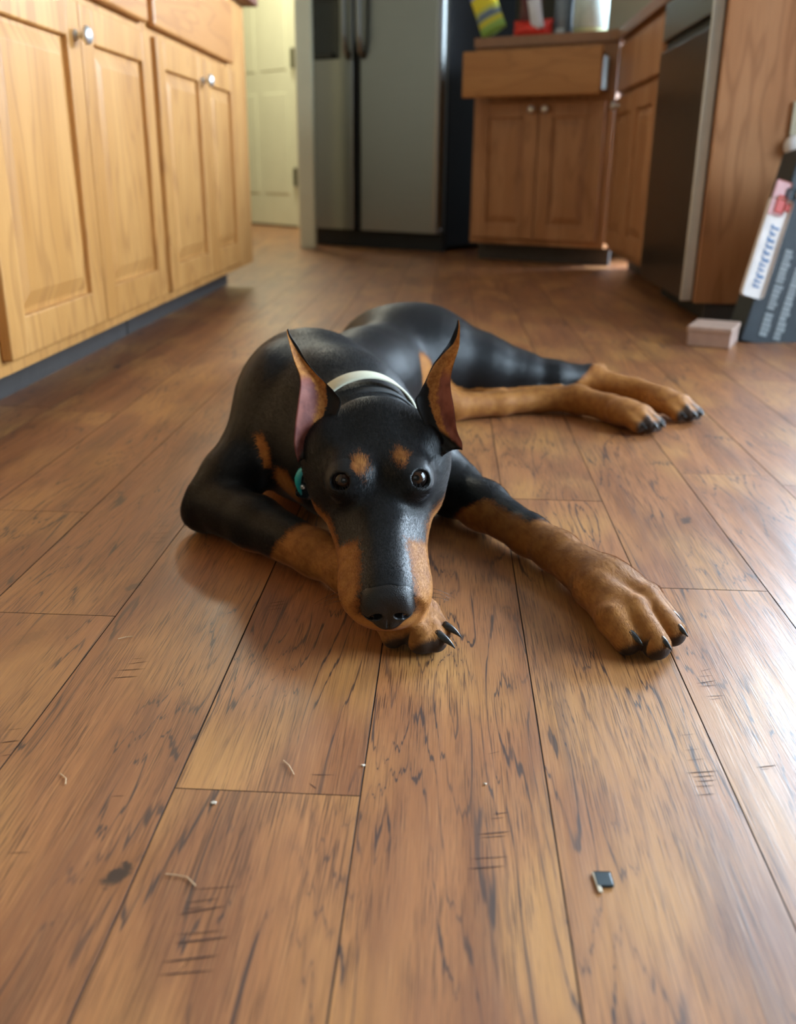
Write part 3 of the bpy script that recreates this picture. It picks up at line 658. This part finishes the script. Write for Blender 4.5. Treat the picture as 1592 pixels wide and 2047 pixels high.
far_hind = [
    ell((-.035, 1.590, .085), (.088, .080, .080), None, .03, (1, -.2, -.2)),
    seg((-.03, 1.590, .084), (.065, 1.597, .062), .074, .052, .04), seg((.065, 1.597, .068), (.125, 1.604, .056), .056, .040, .03),
    seg((.125, 1.604, .056), (.185, 1.608, .051), .040, .030, .02),
    seg((.185, 1.608, .051), (.258, 1.632, .049), .030, .0215, .015), seg((.258, 1.632, .049), (.272, 1.652, .058), .0215, .0130, .012),
    seg((.258, 1.630, .047), (.328, 1.606, .034), .0220, .0205, .012), seg((.328, 1.606, .034), (.366, 1.566, .029), .0205, .0220, .01),
]
def hind_toes(c, d, out):
    d = unit(d); n = np.array([d[1], -d[0], 0])
    for w_, dz, L in ((-.021, -.002, .052), (-.008, .004, .062), (.006, .004, .062), (.019, -.002, .050)):
        a = np.array(c)+n*w_*.7; k_ = a+d*L*.55+n*w_*.35+np.array([0, 0, dz]); e_ = a+d*L+n*w_*.45; e_[2] = .0140
        out += toe(a, k_, e_, .0145, .0125, .0108, .004); HTIPS.append((e_, d))
HTIPS = []
hind_toes((.366, 1.566, .026), (.052, -.060, 0), far_hind)
near_hind = [
    seg((-.035, 1.490, .045), (.012, 1.500, .025), .036, .0235, .02),
    seg((.012, 1.500, .025), (.092, 1.535, .0215), .0235, .0190, .012), seg((.092, 1.535, .0215), (.162, 1.566, .0230), .0190, .0195, .012), seg((.162, 1.566, .0230), (.222, 1.558, .027), .0195, .0235, .012),
    seg((.222, 1.558, .027), (.270, 1.508, .025), .0235, .0215, .012), seg((.270, 1.508, .025), (.290, 1.484, .024), .0215, .0220, .01),
]
hind_toes((.286, 1.488, .025), (.040, -.045, 0), near_hind)

# --- grid with finer steps round the head and the front paws
def axis_grid(parts):
    out = []
    for a, b, h in parts:
        n = max(2, int(round((b-a)/h))); out.append(np.linspace(a, b, n, endpoint=False))
    return np.concatenate(out + [[parts[-1][1]]]).astype(np.float32)
GX = axis_grid([(-.345, -.155, .004), (-.155, .215, .0017), (.215, .45, .004)])
GY = axis_grid([(.662, .935, .0017), (.935, 1.10, .003), (1.10, 1.74, .0045)])
GZ = axis_grid([(-.004, .06, .0017), (.06, .19, .0019), (.19, .235, .004)])
D = np.full((len(GX), len(GY), len(GZ)), 1.0, np.float32)
def region(lo, hi, m):
    i = [np.searchsorted(g, (lo[j]-m, hi[j]+m)) for j, g in enumerate((GX, GY, GZ))]
    return tuple(slice(max(a-1, 0), b+1) for a, b in i)
def add_group(prims, k):
    lo = np.min([p.lo for p in prims], 0); hi = np.max([p.hi for p in prims], 0)
    R_ = region(lo, hi, .05); sub = np.full(D[R_].shape, 1.0, np.float32)
    for p in prims:
        r = region(p.lo, p.hi, .045)
        X, Y, Z = GX[r[0]][:, None, None], GY[r[1]][None, :, None], GZ[r[2]][None, None, :]
        ls = tuple(slice(r[j].start-R_[j].start, r[j].stop-R_[j].start) for j in range(3))
        d = sdf(p, X, Y, Z).astype(np.float32)
        sub[ls] = smin(sub[ls], d, p.k)
    D[R_] = smin(D[R_], sub, k)
def carve(p, k):
    r = region(p.lo, p.hi, .02); X, Y, Z = GX[r[0]][:, None, None], GY[r[1]][None, :, None], GZ[r[2]][None, None, :]
    D[r] = smax(D[r], -sdf(p, X, Y, Z).astype(np.float32), k)
add_group(trunk, .02); add_group(far_hind, .03); add_group(near_hind, .008); add_group(left_arm, .02); add_group(right_arm, .02)
add_group(right_paw, .018); add_group(left_paw, .014)
add_group(head_prims, .010)
for e, dr in zip(EYES, eye_dir):
    ax = unit(np.cross(dr, h_v)); ay = np.cross(ax, dr)
    carve(ell(e+dr*.0105, (.0092, .0080, .0115), np.array([ax, ay, dr])), .0020)
D = np.maximum(D, (0.0012 - GZ)[None, None, :])

def surface_nets(D, gx, gy, gz):
    S = D < 0
    c = np.zeros(tuple(n-1 for n in D.shape), np.uint8)
    for dx in (0, 1):
        for dy in (0, 1):
            for dz in (0, 1): c += S[dx:dx+D.shape[0]-1, dy:dy+D.shape[1]-1, dz:dz+D.shape[2]-1]
    I, J, K = np.nonzero((c > 0) & (c < 8)); idx = np.full(c.shape, -1, np.int32); idx[I, J, K] = np.arange(len(I))
    acc = np.zeros((len(I), 3)); cnt = np.zeros(len(I)); g = (gx.astype(float), gy.astype(float), gz.astype(float))
    cor = [(a, b, d) for a in (0, 1) for b in (0, 1) for d in (0, 1)]
    for ca in cor:
        for ax in range(3):
            if ca[ax]: continue
            cb = list(ca); cb[ax] = 1
            va = D[I+ca[0], J+ca[1], K+ca[2]]; vb = D[I+cb[0], J+cb[1], K+cb[2]]
            m = (va < 0) != (vb < 0); t = np.where(m, va/(va-vb+1e-20), 0)
            pa = np.stack([g[0][I+ca[0]], g[1][J+ca[1]], g[2][K+ca[2]]], 1); pb = np.stack([g[0][I+cb[0]], g[1][J+cb[1]], g[2][K+cb[2]]], 1)
            acc += np.where(m[:, None], pa+(pb-pa)*t[:, None], 0); cnt += m
    V = acc/cnt[:, None]; F = []
    for ax in range(3):
        u, v = (ax+1) % 3, (ax+2) % 3
        s0 = [slice(None)]*3; s1 = [slice(None)]*3; s0[ax] = slice(0, -1); s1[ax] = slice(1, None)
        m = S[tuple(s0)] != S[tuple(s1)]; E = np.array(np.nonzero(m)); inside = S[tuple(s0)][tuple(E)]
        ok = (E[u] > 0) & (E[v] > 0) & (E[u] < D.shape[u]-1) & (E[v] < D.shape[v]-1); E = E[:, ok]; inside = inside[ok]
        def at(du, dv):
            q = E.copy(); q[u] -= du; q[v] -= dv; return idx[tuple(q)]
        quad = np.stack([at(1, 1), at(0, 1), at(0, 0), at(1, 0)], 1); quad[~inside] = quad[~inside][:, ::-1]; F.append(quad)
    return V, np.concatenate(F)
def smooth_mesh(V, F, it, lam=0.5):
    a = np.concatenate([F[:, i] for i in range(4)]); b = np.concatenate([F[:, (i+1) % 4] for i in range(4)])
    n = len(V); deg = np.bincount(a, minlength=n)+np.bincount(b, minlength=n)
    for i in range(it):
        l = lam if i % 2 == 0 else -lam*1.02
        s = np.stack([np.bincount(a, V[b, j], n)+np.bincount(b, V[a, j], n) for j in range(3)], 1)/deg[:, None]
        V = V + l*(s-V)
    return V
def mesh_from(name, V, F):
    me = bpy.data.meshes.new(name); me.vertices.add(len(V)); me.vertices.foreach_set('co', V.astype(np.float32).ravel())
    n = F.shape[1]; me.loops.add(F.size); me.loops.foreach_set('vertex_index', F.astype(np.int32).ravel()); me.polygons.add(len(F))
    me.polygons.foreach_set('loop_start', np.arange(0, F.size, n, dtype=np.int32)); me.polygons.foreach_set('loop_total', np.full(len(F), n, np.int32))
    me.update(calc_edges=True); me.validate(); return me
V, F = surface_nets(D, GX, GY, GZ); del D
V = smooth_mesh(V, F, 6); V[:, 2] = np.maximum(V[:, 2], .0008)

# --- coat markings: signed depth into the tan areas, in metres
X, Y, Z = V[:, 0], V[:, 1], V[:, 2]
hs, ht, hv = hloc(X, Y, Z)
def along(a, b): a = np.array(a); b = np.array(b); d = unit(b-a); return (X-a[0])*d[0]+(Y-a[1])*d[1]+(Z-a[2])*d[2]
def near(prims): return np.min([sdf(p, X, Y, Z) for p in prims], 0)
# limbs: each vertex belongs to the nearest limb
dists = {'t': near(trunk), 'la': near(left_arm), 'ra': near(right_arm), 'lp': near(left_paw), 'rp': near(right_paw), 'fh': near(far_hind), 'nh': near(near_hind), 'h': near(head_prims)}
keys = list(dists); own = np.array(keys)[np.argmin(np.stack([dists[k] for k in keys]), 0)]
HEADM = own == 'h'
tan = np.full(len(V), -.05)
bridge = np.interp(ht, [0, .02, .05, .08, .10], [.0245, .0215, .0200, .0205, .03])
muz = np.minimum(np.abs(hs)-bridge, .082-ht - np.clip(hv*.9, -.022, .02))
muz = np.maximum(muz, np.minimum(-.010-hv, .1-ht))                         # underlip and chin
cheek = np.minimum(np.minimum(np.abs(hs)-.036, .158-ht), -.006-hv)
spot = lambda c, r: r-np.sqrt((X-c[0])**2+(Y-c[1])**2+(Z-c[2])**2)
oval = lambda s0, t0, r: np.where(hv > .02, r-np.sqrt(((hs-s0)*1.30)**2+((ht-t0)*.80)**2), -.05)
brow = np.maximum(oval(-.0175, .1400, .0105), oval(.0205, .1475, .0100))
headtan = np.maximum(np.maximum(muz, cheek), brow)
tan = np.where(HEADM, headtan, tan)
la = along((-.272, .978, .042), (-.125, .858, .029)); la_side = (X+.272)*.63+(Y-.978)*.77      # + is the far (upper) side of the forearm
m = own == 'la'; tan[m] = np.maximum(la - .150 - (Z-.03)*.6, np.minimum(.0125-Z, la-.070))[m]
m = own == 'lp'; tan[m] = .03
ra = along((.006, 1.050, .042), (.118, .890, .027)); ra_s = (X-.006)*.82+(Y-1.05)*.573            # + towards the far side
m = own == 'ra'; tan[m] = np.maximum(ra-.160-ra_s*.25, np.minimum(ra-.062-(Z-.03)*1.2, -.004-ra_s-(Z-.034)*.35))[m]
m = own == 'rp'; tan[m] = .03
m = own == 'nh'; tan[m] = np.minimum(X+.0, .05)[m]
m = own == 'fh'; tan[m] = np.maximum(X-.225-(Z-.05)*1.2, .040-Z-np.clip(.06-X, 0, 1))[m]
m = own == 't'; tan[m] = np.maximum(np.maximum(spot(P_(527, 903, 1.005), .024), spot(P_(556, 985, .965), .028)), spot(P_(838, 748, 1.46), .035))[m]
m2 = (own == 'la'); tan[m2] = np.maximum(tan, spot(P_(527, 903, 1.03), .022))[m2]
# dark skin: lips, toe pads
dark = np.zeros(len(V))
for pw in (RT, LT):
    for a, b, c in pw:
        d = unit(c-b); dark = np.maximum(dark, np.clip(((X-c[0])*d[0]+(Y-c[1])*d[1]+(Z-c[2])*d[2] - .0015 - (Z-.008)*.55)/.006, 0, 1)*((X-c[0])**2+(Y-c[1])**2 < .02**2))
dark = np.maximum(dark, np.clip((.0055-Z)/.004, 0, 1)*((own == 'rp') | (own == 'lp')))
dark = np.maximum(dark, 0)
for e_, d_ in HTIPS: dark = np.maximum(dark, np.clip(((X-e_[0])*d_[0]+(Y-e_[1])*d_[1]-.001)/.006, 0, 1)*((X-e_[0])**2+(Y-e_[1])**2 < .02**2))
for e, dr in zip(EYES, eye_dir):
    de = np.sqrt((X-e[0])**2+(Y-e[1])**2+(Z-e[2])**2); dark = np.maximum(dark, np.clip((.0160-de)/.002, 0, 1))
# hair flow
allp = trunk+left_arm+right_arm+left_paw+right_paw+far_hind+near_hind+head_prims
FL = np.zeros((len(V), 3))
for p in allp:
    if p.flow is None: continue
    wgt = np.exp(-np.clip(sdf(p, X, Y, Z), -.01, 1)/.006); FL += wgt[:, None]*p.flow[None, :]
FL /= (np.linalg.norm(FL, axis=1, keepdims=True)+1e-9)

def make_coat(name, strand=False):
    t = NT(name); td = t.attr('tan_depth').outputs['Fac']; dk = t.attr('dark_skin').outputs['Fac']
    o = t.obj()
    n1 = t.noise(o, 420.0, 2.0, 0.6); n2 = t.noise(o, 90.0, 3.0, 0.6)
    edge = t.math('ADD', td, t.math('ADD', t.math('MULTIPLY', t.math('SUBTRACT', n1, 0.5), 0.010), t.math('MULTIPLY', t.math('SUBTRACT', n2, 0.5), 0.010)))
    f = t.ramp(edge, -0.0022, 0.0026)
    deep = t.ramp(td, 0.0, 0.008)
    tanc = t.mix(deep, srgb(114, 65, 26), srgb(166, 110, 54)); tanc = t.mix(t.ramp(n2, 0.35, 0.7, 0.0, 0.55), tanc, srgb(126, 74, 33))
    blk = t.mix(t.ramp(n1, 0.3, 0.7), (0.0040, 0.0043, 0.0050, 1), (0.0095, 0.0100, 0.0112, 1))
    c = t.mix(f, blk, tanc); c = t.mix(t.math('MULTIPLY', dk, 0.92), c, (0.011, 0.0115, 0.0125, 1))
    t.set(col=c, rough=t.ramp(f, 0, 1, 0.44, 0.60), spec=t.ramp(f, 0, 1, 0.23, 0.20), sheen=0.05, sheenr=0.4, sheent=(0.75, 0.86, 1.0, 1))
    if not strand: t.bump(t.math('ADD', t.noise(o, 900.0, 2.0), t.math('MULTIPLY', n2, 1.2)), 0.22, 0.0006)
    return t.m
M['coat'] = make_coat('short_black_and_tan_coat'); M['strand'] = make_coat('coat_hairs', True)
dog = empty('dog', (-0.10, 1.05, 0)); tag(dog, 'black and tan dog with upright cropped ears lying on the wooden floor', 'dog')
DOGO = np.array([-0.10, 1.05, 0.0])
def set_attr(me, name, arr):
    a = me.attributes.new(name, 'FLOAT', 'POINT'); a.data.foreach_set('value', np.asarray(arr, np.float32))
bm_ = mesh_from('body', V-DOGO, F); set_attr(bm_, 'tan_depth', tan); set_attr(bm_, 'dark_skin', dark)
body = link('body', bm_, M['coat'], dog, True)
# --- eyes
t = NT('dog_eye'); P = t.sep(t.obj()); rr_ = t.math('SQRT', t.math('ADD', t.math('MULTIPLY', P[0], P[0]), t.math('MULTIPLY', P[1], P[1])))
ec = t.mix(t.ramp(rr_, .0024, .0031), (0.003, 0.003, 0.004, 1), srgb(58, 38, 26)); ec = t.mix(t.ramp(rr_, .0050, .0062), ec, srgb(24, 18, 16)); ec = t.mix(t.ramp(rr_, .0082, .0095), ec, srgb(60, 50, 48))
t.set(col=ec, rough=.05, spec=.45); M['eye'] = t.m
for e, dr in zip(EYES, eye_dir):
    mb = MB(); bmesh.ops.create_uvsphere(mb.bm, u_segments=32, v_segments=20, radius=EYE_R)
    o = mb.build('eye', M['eye'], dog, True); look = unit(CPOS - e)
    o.location = Vector(e+dr*.0002-DOGO); o.rotation_euler = Vector(unit(look*.8+dr*.2)).to_track_quat('Z', 'Y').to_euler()
# --- nose leather with nostrils, its own fine field
nc = hp(0, .004, .0015)
NP = [ell(hp(0, .0085, .0045), (.0218, .0130, .0130), HA), ell(hp(0, .0060, -.0060), (.0205, .0115, .0125), HA), ell(hp(-.0115, .0025, -.0045), (.0095, .0085, .0100), HA), ell(hp(.0115, .0025, -.0045), (.0095, .0085, .0100), HA), ell(hp(0, .0020, -.0170), (.0110, .0100, .0070), HA)]
gs = [np.arange(nc[j]-.034, nc[j]+.034, .00075, dtype=np.float32) for j in range(3)]
A_ = (gs[0][:, None, None], gs[1][None, :, None], gs[2][None, None, :]); Dn = None
for p in NP: d = sdf(p, *A_); Dn = d if Dn is None else smin(Dn, d, .007)
for sg in (-1, 1):
    Dn = smax(Dn, -sdf(ell(hp(sg*.0100, -.0055, -.0060), (.0052, .0085, .0036), np.array([unit(h_s+sg*h_v*-.25), h_t, unit(h_v+sg*h_s*.25)])), *A_), .002)
    Dn = smax(Dn, -sdf(ell(hp(sg*.0168, -.001, -.0090), (.0050, .0065, .0014), np.array([unit(h_s+sg*h_v*.35), h_t, unit(h_v-sg*h_s*.35)])), *A_), .0015)
Dn = smax(Dn, -sdf(seg(hp(0, -.0075, -.009), hp(0, -.0065, -.026), .0010, .0012), *A_), .0015)
Vn, Fn = surface_nets(np.broadcast_to(Dn, tuple(len(g) for g in gs)).copy(), *gs); Vn = smooth_mesh(Vn, Fn, 4)
t = NT('nose_leather'); o_ = t.obj(); vor = t.new('ShaderNodeTexVoronoi'); vor.inputs['Scale'].default_value = 900; t.t.links.new(o_, vor.inputs['Vector'])
t.set(col=t.mix(t.noise(o_, 200, 3), (0.006, 0.0058, 0.006, 1), (0.014, 0.013, 0.0135, 1)), rough=.40, spec=.42); t.bump(vor.outputs[0], .35, .0006); M['nose'] = t.m
link('nose', mesh_from('nose', Vn-DOGO, Fn), M['nose'], dog, True)

# --- ears: thin cupped leaves, given row by row from base to tip (left edge, right edge in the plane, cup depth)
def make_ear_mat():
    t = NT('ear_skin'); a = t.attr('ear_across').outputs['Fac']; l = t.attr('ear_along').outputs['Fac']; inn = t.attr('ear_inner').outputs['Fac']; o = t.obj()
    n = t.noise(o, 260, 3, .6); n2 = t.noise(o, 60, 2, .5)
    a2 = t.math('ADD', a, t.math('MULTIPLY', t.math('SUBTRACT', n, .5), .18))
    pink = t.mix(t.ramp(n2, .35, .65), srgb(112, 60, 54), srgb(142, 84, 72)); tn = t.mix(t.ramp(n, .3, .7), srgb(150, 90, 40), srgb(190, 128, 66))
    up = t.ramp(l, .50, .62)
    edge = t.mix(t.ramp(a2, .36, .50), pink, tn); edge = t.mix(up, edge, tn)
    lim = t.math('SUBTRACT', t.ramp(l, .36, .52, .62, .92), t.ramp(l, .56, .92, .0, .62))
    blackf = t.ramp(t.math('SUBTRACT', a2, lim), 0.0, .06)
    c = t.mix(blackf, edge, (0.010, 0.010, 0.011, 1)); c = t.mix(t.ramp(t.math('SUBTRACT', l, t.math('MULTIPLY', a2, .22)), -.02, .04, 1, 0), c, (0.012, 0.011, 0.011, 1))
    c = t.mix(inn, (0.010, 0.0105, 0.012, 1), c)
    t.set(col=c, rough=.55, spec=.22, sss=0.0); t.bump(n, .3, .0006); return t.m
M['ear'] = make_ear_mat()
def ear(rows, mirror, Yb, Yt, cup):
    n = 17; R_ = 40; rows = np.array(rows, float); ks = np.linspace(0, 1, len(rows)); Vs = []; att = []
    for i in range(R_+1):
        l = i/R_; r = [smooth_interp(np.array([l]), list(ks), list(rows[:, j]))[0] for j in range(4)]
        Yv = Yb+(Yt-Yb)*l
        a = np.array(atY(r[0], r[1], Yv)); b = np.array(atY(r[2], r[3], Yv)); wdt = np.linalg.norm(b-a)
        for j in range(n):
            u = j/(n-1); q = a+(b-a)*u; dep = cup*wdt*(1-(2*u-1)**2)
            q = q + np.array([0, 1, .15])*dep + np.array([0, 1, 0])*wdt*(.35*u if not mirror else .35*(1-u))
            fold = .0032*math.sin(l*30+u*6)*(max(0, .34-l)/.34)**1.0*(1 if .15 < u < .85 else 0)
            Vs.append(q + np.array([0, -1, .3])*fold); att.append((u if not mirror else 1-u, l))
    Vs = np.array(Vs); att = np.array(att); F_ = []
    for i in range(R_):
        for j in range(n-1): F_.append((i*n+j, i*n+j+1, (i+1)*n+j+1, (i+1)*n+j))
    F_ = np.array(F_)
    # back sheet a little behind, closed along the rim
    th = .0026*np.minimum(1, np.minimum(att[:, 0], 1-att[:, 0])*8+.12); back = Vs+np.array([0, 1, .1])[None]*th[:, None]
    N_ = len(Vs); F2 = F_[:, ::-1]+N_; rim = []
    loop = [j for j in range(n)] + [i*n+n-1 for i in range(1, R_+1)] + [R_*n+j for j in range(n-2, -1, -1)] + [i*n for i in range(R_-1, 0, -1)]
    for a, b in zip(loop, loop[1:]+loop[:1]): rim.append((b, a, a+N_, b+N_))
    Vall = np.concatenate([Vs, back]); Fall = np.concatenate([F_, F2, np.array(rim)])
    me = mesh_from('ear', Vall-DOGO, Fall); set_attr(me, 'ear_across', np.concatenate([att[:, 0]]*2)); set_attr(me, 'ear_along', np.concatenate([att[:, 1]]*2)); set_attr(me, 'ear_inner', np.concatenate([np.ones(N_), np.zeros(N_)]))
    return link('ear', me, M['ear'], dog, True)
ear([(596, 925, 640, 918), (588, 893, 655, 875), (589, 855, 668, 845), (594, 815, 679, 812), (598, 786, 667, 790), (600, 766, 650, 770), (598, 748, 633, 752), (588, 722, 612, 724), (580, 693, 595, 694), (575, 672, 581, 672), (573, 660, 576, 658)], False, .842, .915, .34)
ear([(884, 918, 925, 900), (866, 888, 924, 884), (846, 850, 914, 860), (829, 811, 908, 814), (838, 791, 904, 792), (850, 766, 901, 766), (865, 733, 905, 737), (886, 704, 915, 705), (899, 684, 919, 688), (911, 655, 920, 656), (915, 641, 918, 640)], True, .842, .915, .34)

# --- claws
M['claw'] = plain('black_claw', (0.022, 0.023, 0.024, 1), .28, 0, .2, 300)
def claw(p, d, L, r, droop):
    p = np.array(p); d = unit(d); pts, rad = [], []
    for k in range(7):
        u = k/6; pts.append(p + d*L*u + np.array([0, 0, -1])*droop*u*u - DOGO); rad.append(max(r*(1-u)**.75, .0004))
    return MB().tube(pts, rad, 10).build('claw', M['claw'], dog, True)
for (a, b, c), off, wd in zip(RT, ((.004, .0), (.004, 0), (.003, 0), (.002, .0)), (.0050, .0048, .0046, .0040)):
    d = c-b; d[2] = 0; d = unit(d); claw(c + np.array([0, 0, .0075]) + d*.001, d + np.array([.35, -.1, .15]), .0165, wd, .006)
for (a, b, c), L, wd in zip(LT[1:], (.013, .020, .018), (.0042, .0050, .0046)):
    d = c-b; d[2] = 0; d = unit(d); claw(c + np.array([0, 0, .006]) + d*.001, unit(d + np.array([.7, 0, .1])), L, wd, .007)
for e_, d_ in HTIPS: claw(e_ + d_*.004 + np.array([0, 0, .004]), d_+np.array([0, 0, .1]), .014, .0046, .006)

# --- collars
def band(name, c, ax, ay, ra, rb, width, thick, mat, a0=0, a1=2*math.pi, n=96, parent=None, tilt=None):
    ax = unit(ax); ay = unit(ay-ax*np.dot(ax, ay)); nz = np.cross(ax, ay); bm = bmesh.new(); rings = []
    closed = abs(a1-a0-2*math.pi) < 1e-6; m_ = n if closed else n+1
    for k in range(m_):
        a = a0+(a1-a0)*k/n; ring = []
        for w_, t_ in ((-.5, 0), (-.42, 1), (.42, 1), (.5, 0), (.42, -.2), (-.42, -.2)):
            ring.append(bm.verts.new(Vector(c + ax*(ra+t_*thick)*math.cos(a) + ay*(rb+t_*thick)*math.sin(a) + nz*w_*width - DOGO)))
        rings.append(ring)
    for k in range(n if closed else n):
        A, B = rings[k], rings[(k+1) % m_]
        for j in range(6): bm.faces.new((A[j], A[(j+1) % 6], B[(j+1) % 6], B[j]))
    if not closed: bm.faces.new(rings[0]); bm.faces.new(rings[-1][::-1])
    mm = MB(); mm.bm.free(); mm.bm = bm; return mm.build(name, mat, parent or dog, True)
t = NT('beige_webbing'); q = t.sep(t.obj()); wv = t.noise(t.obj(), 900, 2); t.set(col=t.mix(wv, srgb(196, 194, 170), srgb(224, 222, 200)), rough=.75); t.bump(wv, .3, .0006); M['web'] = t.m
M['teal'] = plain('teal_rubber', srgb(30, 160, 170), .4); M['blackweb'] = plain('black_webbing', (0.012, 0.013, 0.014, 1), .6)
ncx = np.array([-.091, .978, .1110]); nax = unit((-.40, .90, .10))     # neck axis near the collar
sx = unit(np.cross(nax, [0, 0, 1])); vz = np.cross(sx, nax)
band('collar', ncx, sx, vz, .0660, .0735, .024, .0022, M['web'])
col2 = band('receiver_collar', ncx - nax*.022 + np.array([0, 0, -.002]), sx, vz, .0640, .0665, .016, .0020, M['blackweb'])
# --- lying coat hairs, one short flat blade each
me_t = body.data; me_t.calc_loop_triangles()
tri = np.empty(len(me_t.loop_triangles)*3, np.int32); me_t.loop_triangles.foreach_get('vertices', tri); tri = tri.reshape(-1, 3)
vn = np.empty(len(me_t.vertices)*3, np.float32); me_t.vertices.foreach_get('normal', vn); vn = vn.reshape(-1, 3).astype(float)
ar = np.linalg.norm(np.cross(V[tri[:, 1]]-V[tri[:, 0]], V[tri[:, 2]]-V[tri[:, 0]]), axis=1)
cy_ = V[tri].mean(1)
dens = np.where(cy_[:, 1] < .97, 1.0, np.where(cy_[:, 1] < 1.2, .5, .12))
eyed = np.min([np.linalg.norm(cy_-e, axis=1) for e in EYES], 0)
wgt = ar*dens*(eyed > .0185)*(dark[tri].mean(1) < .35)*(vn[tri[:, 0], 2] > -.5)*(np.linalg.norm(cy_-hp(0, .006, 0), axis=1) > .020)
rs = np.random.RandomState(11); NS = 190000
pick = np.searchsorted(np.cumsum(wgt)/wgt.sum(), rs.rand(NS)); b1, b2 = rs.rand(NS), rs.rand(NS); fl = b1+b2 > 1; b1[fl], b2[fl] = 1-b1[fl], 1-b2[fl]
bc = np.stack([1-b1-b2, b1, b2], 1)
def samp(arr): return (arr[tri[pick]]*bc[..., None]).sum(1) if arr.ndim == 2 else (arr[tri[pick]]*bc).sum(1)
root, nrm, flow = samp(V), samp(vn), samp(FL); nrm /= np.linalg.norm(nrm, axis=1, keepdims=True)+1e-9
flow = flow - nrm*(flow*nrm).sum(1, keepdims=True) + rs.normal(0, .16, flow.shape); flow = flow - nrm*(flow*nrm).sum(1, keepdims=True); flow /= np.linalg.norm(flow, axis=1, keepdims=True)+1e-9
tn_ = samp(tan) + rs.normal(0, .0022, NS); dk_ = samp(dark); tt_ = hloc(root[:, 0], root[:, 1], root[:, 2])[1]; onhead = samp(HEADM.astype(float)) > .5
Lh = rs.uniform(.0045, .0085, NS)*np.where(onhead, np.clip(.35+tt_*4.5, .35, 1.0), 1.0)
onpaw = (root[:, 2] < .04) & (root[:, 1] < .80); Lh = np.where(onpaw, Lh*.55, Lh)
Wh = rs.uniform(.00011, .00022, NS); side = np.cross(nrm, flow)
lift = rs.uniform(.04, .12, NS)
p0 = root-nrm*.0003; p1 = root+flow*(Lh*.55)[:, None]+nrm*(Lh*lift)[:, None]; p2 = root+flow*Lh[:, None]+nrm*(Lh*lift*1.1)[:, None]
SV = np.stack([p0-side*Wh[:, None], p0+side*Wh[:, None], p1+side*(Wh*.75)[:, None], p1-side*(Wh*.75)[:, None], p2], 1).reshape(-1, 3); SV[:, 2] = np.maximum(SV[:, 2], .0006)
k5 = np.arange(NS)[:, None]*5; SF = np.concatenate([k5+np.array([[0, 1, 2]]), k5+np.array([[0, 2, 3]]), k5+np.array([[3, 2, 4]])])
fur_me = mesh_from('fur', SV-DOGO, SF); set_attr(fur_me, 'tan_depth', np.repeat(tn_, 5)); set_attr(fur_me, 'dark_skin', np.repeat(dk_, 5))
fur = link('fur', fur_me, M['strand'], dog, True); fur['kind'] = 'stuff'
# --- whiskers
M['whisker'] = plain('dark_whisker', (0.015, 0.013, 0.012, 1), .4)
for sg in (-1, 1):
    for k in range(3):
        t_ = .022+.010*k; a = hp(sg*(.0375+.001*k), t_, -.012-.004*(k % 3)); d = unit(h_s*sg*1.0 + h_t*.25 - h_v*(.15+.12*(k % 3)) - np.array([0, .2, 0]))
        Lw = .016+.004*(k % 3); pts = [a + d*Lw*u + np.array([0, 0, -1])*Lw*.25*u*u - DOGO for u in (0, .33, .66, 1)]
        MB().tube(pts, [.00020, .00017, .00013, .00008], 5).build('whisker', M['whisker'], dog, True)
# --- receiver box and teal strip on the second collar, at the throat side
rb_c = np.array(atY(603, 968, .945)); 
def teal_strip():
    pts = [np.array(atY(px, py, .925)) for px, py in ((605, 935), (594, 943), (589, 955), (590, 968), (595, 980), (601, 990))]
    bm = bmesh.new(); rows = []
    for i, p in enumerate(pts):
        wv = .0065*(1, 1.2, 1.2, 1.0, .7, .3)[i]; rows.append([bm.verts.new(Vector(p+q-DOGO)) for q in (np.array([0, 0, 0]), np.array([wv, -.006*wv/.0065, .001]), np.array([wv, .004, .001]), np.array([0, .010, 0]))])
    for A, B in zip(rows, rows[1:]):
        for j in range(4): bm.faces.new((A[j], A[(j+1) % 4], B[(j+1) % 4], B[j]))
    bm.faces.new(rows[0]); bm.faces.new(rows[-1][::-1]); m_ = MB(); m_.bm.free(); m_.bm = bm; return m_.build('teal_loop', M['teal'], col2, True)
teal_strip()
rc = MB().box(-.009, .010, -.010, .010, -.016, .016, .005, 3).build('receiver_box', M['blackgloss'], col2, True); rc.location = Vector(np.array(atY(614, 966, .935))-DOGO); rc.rotation_euler = (0, math.radians(18), 0)
MB().lathe([(0, .003), (.0022, .0028), (.0030, .0015), (.0030, 0), (0, 0)], Matrix.Translation(Vector(np.array(atY(605, 972, .923))-DOGO)) @ Matrix.Rotation(math.pi/2, 4, 'X'), 14).build('contact_stud', M['nickel'], col2, True)
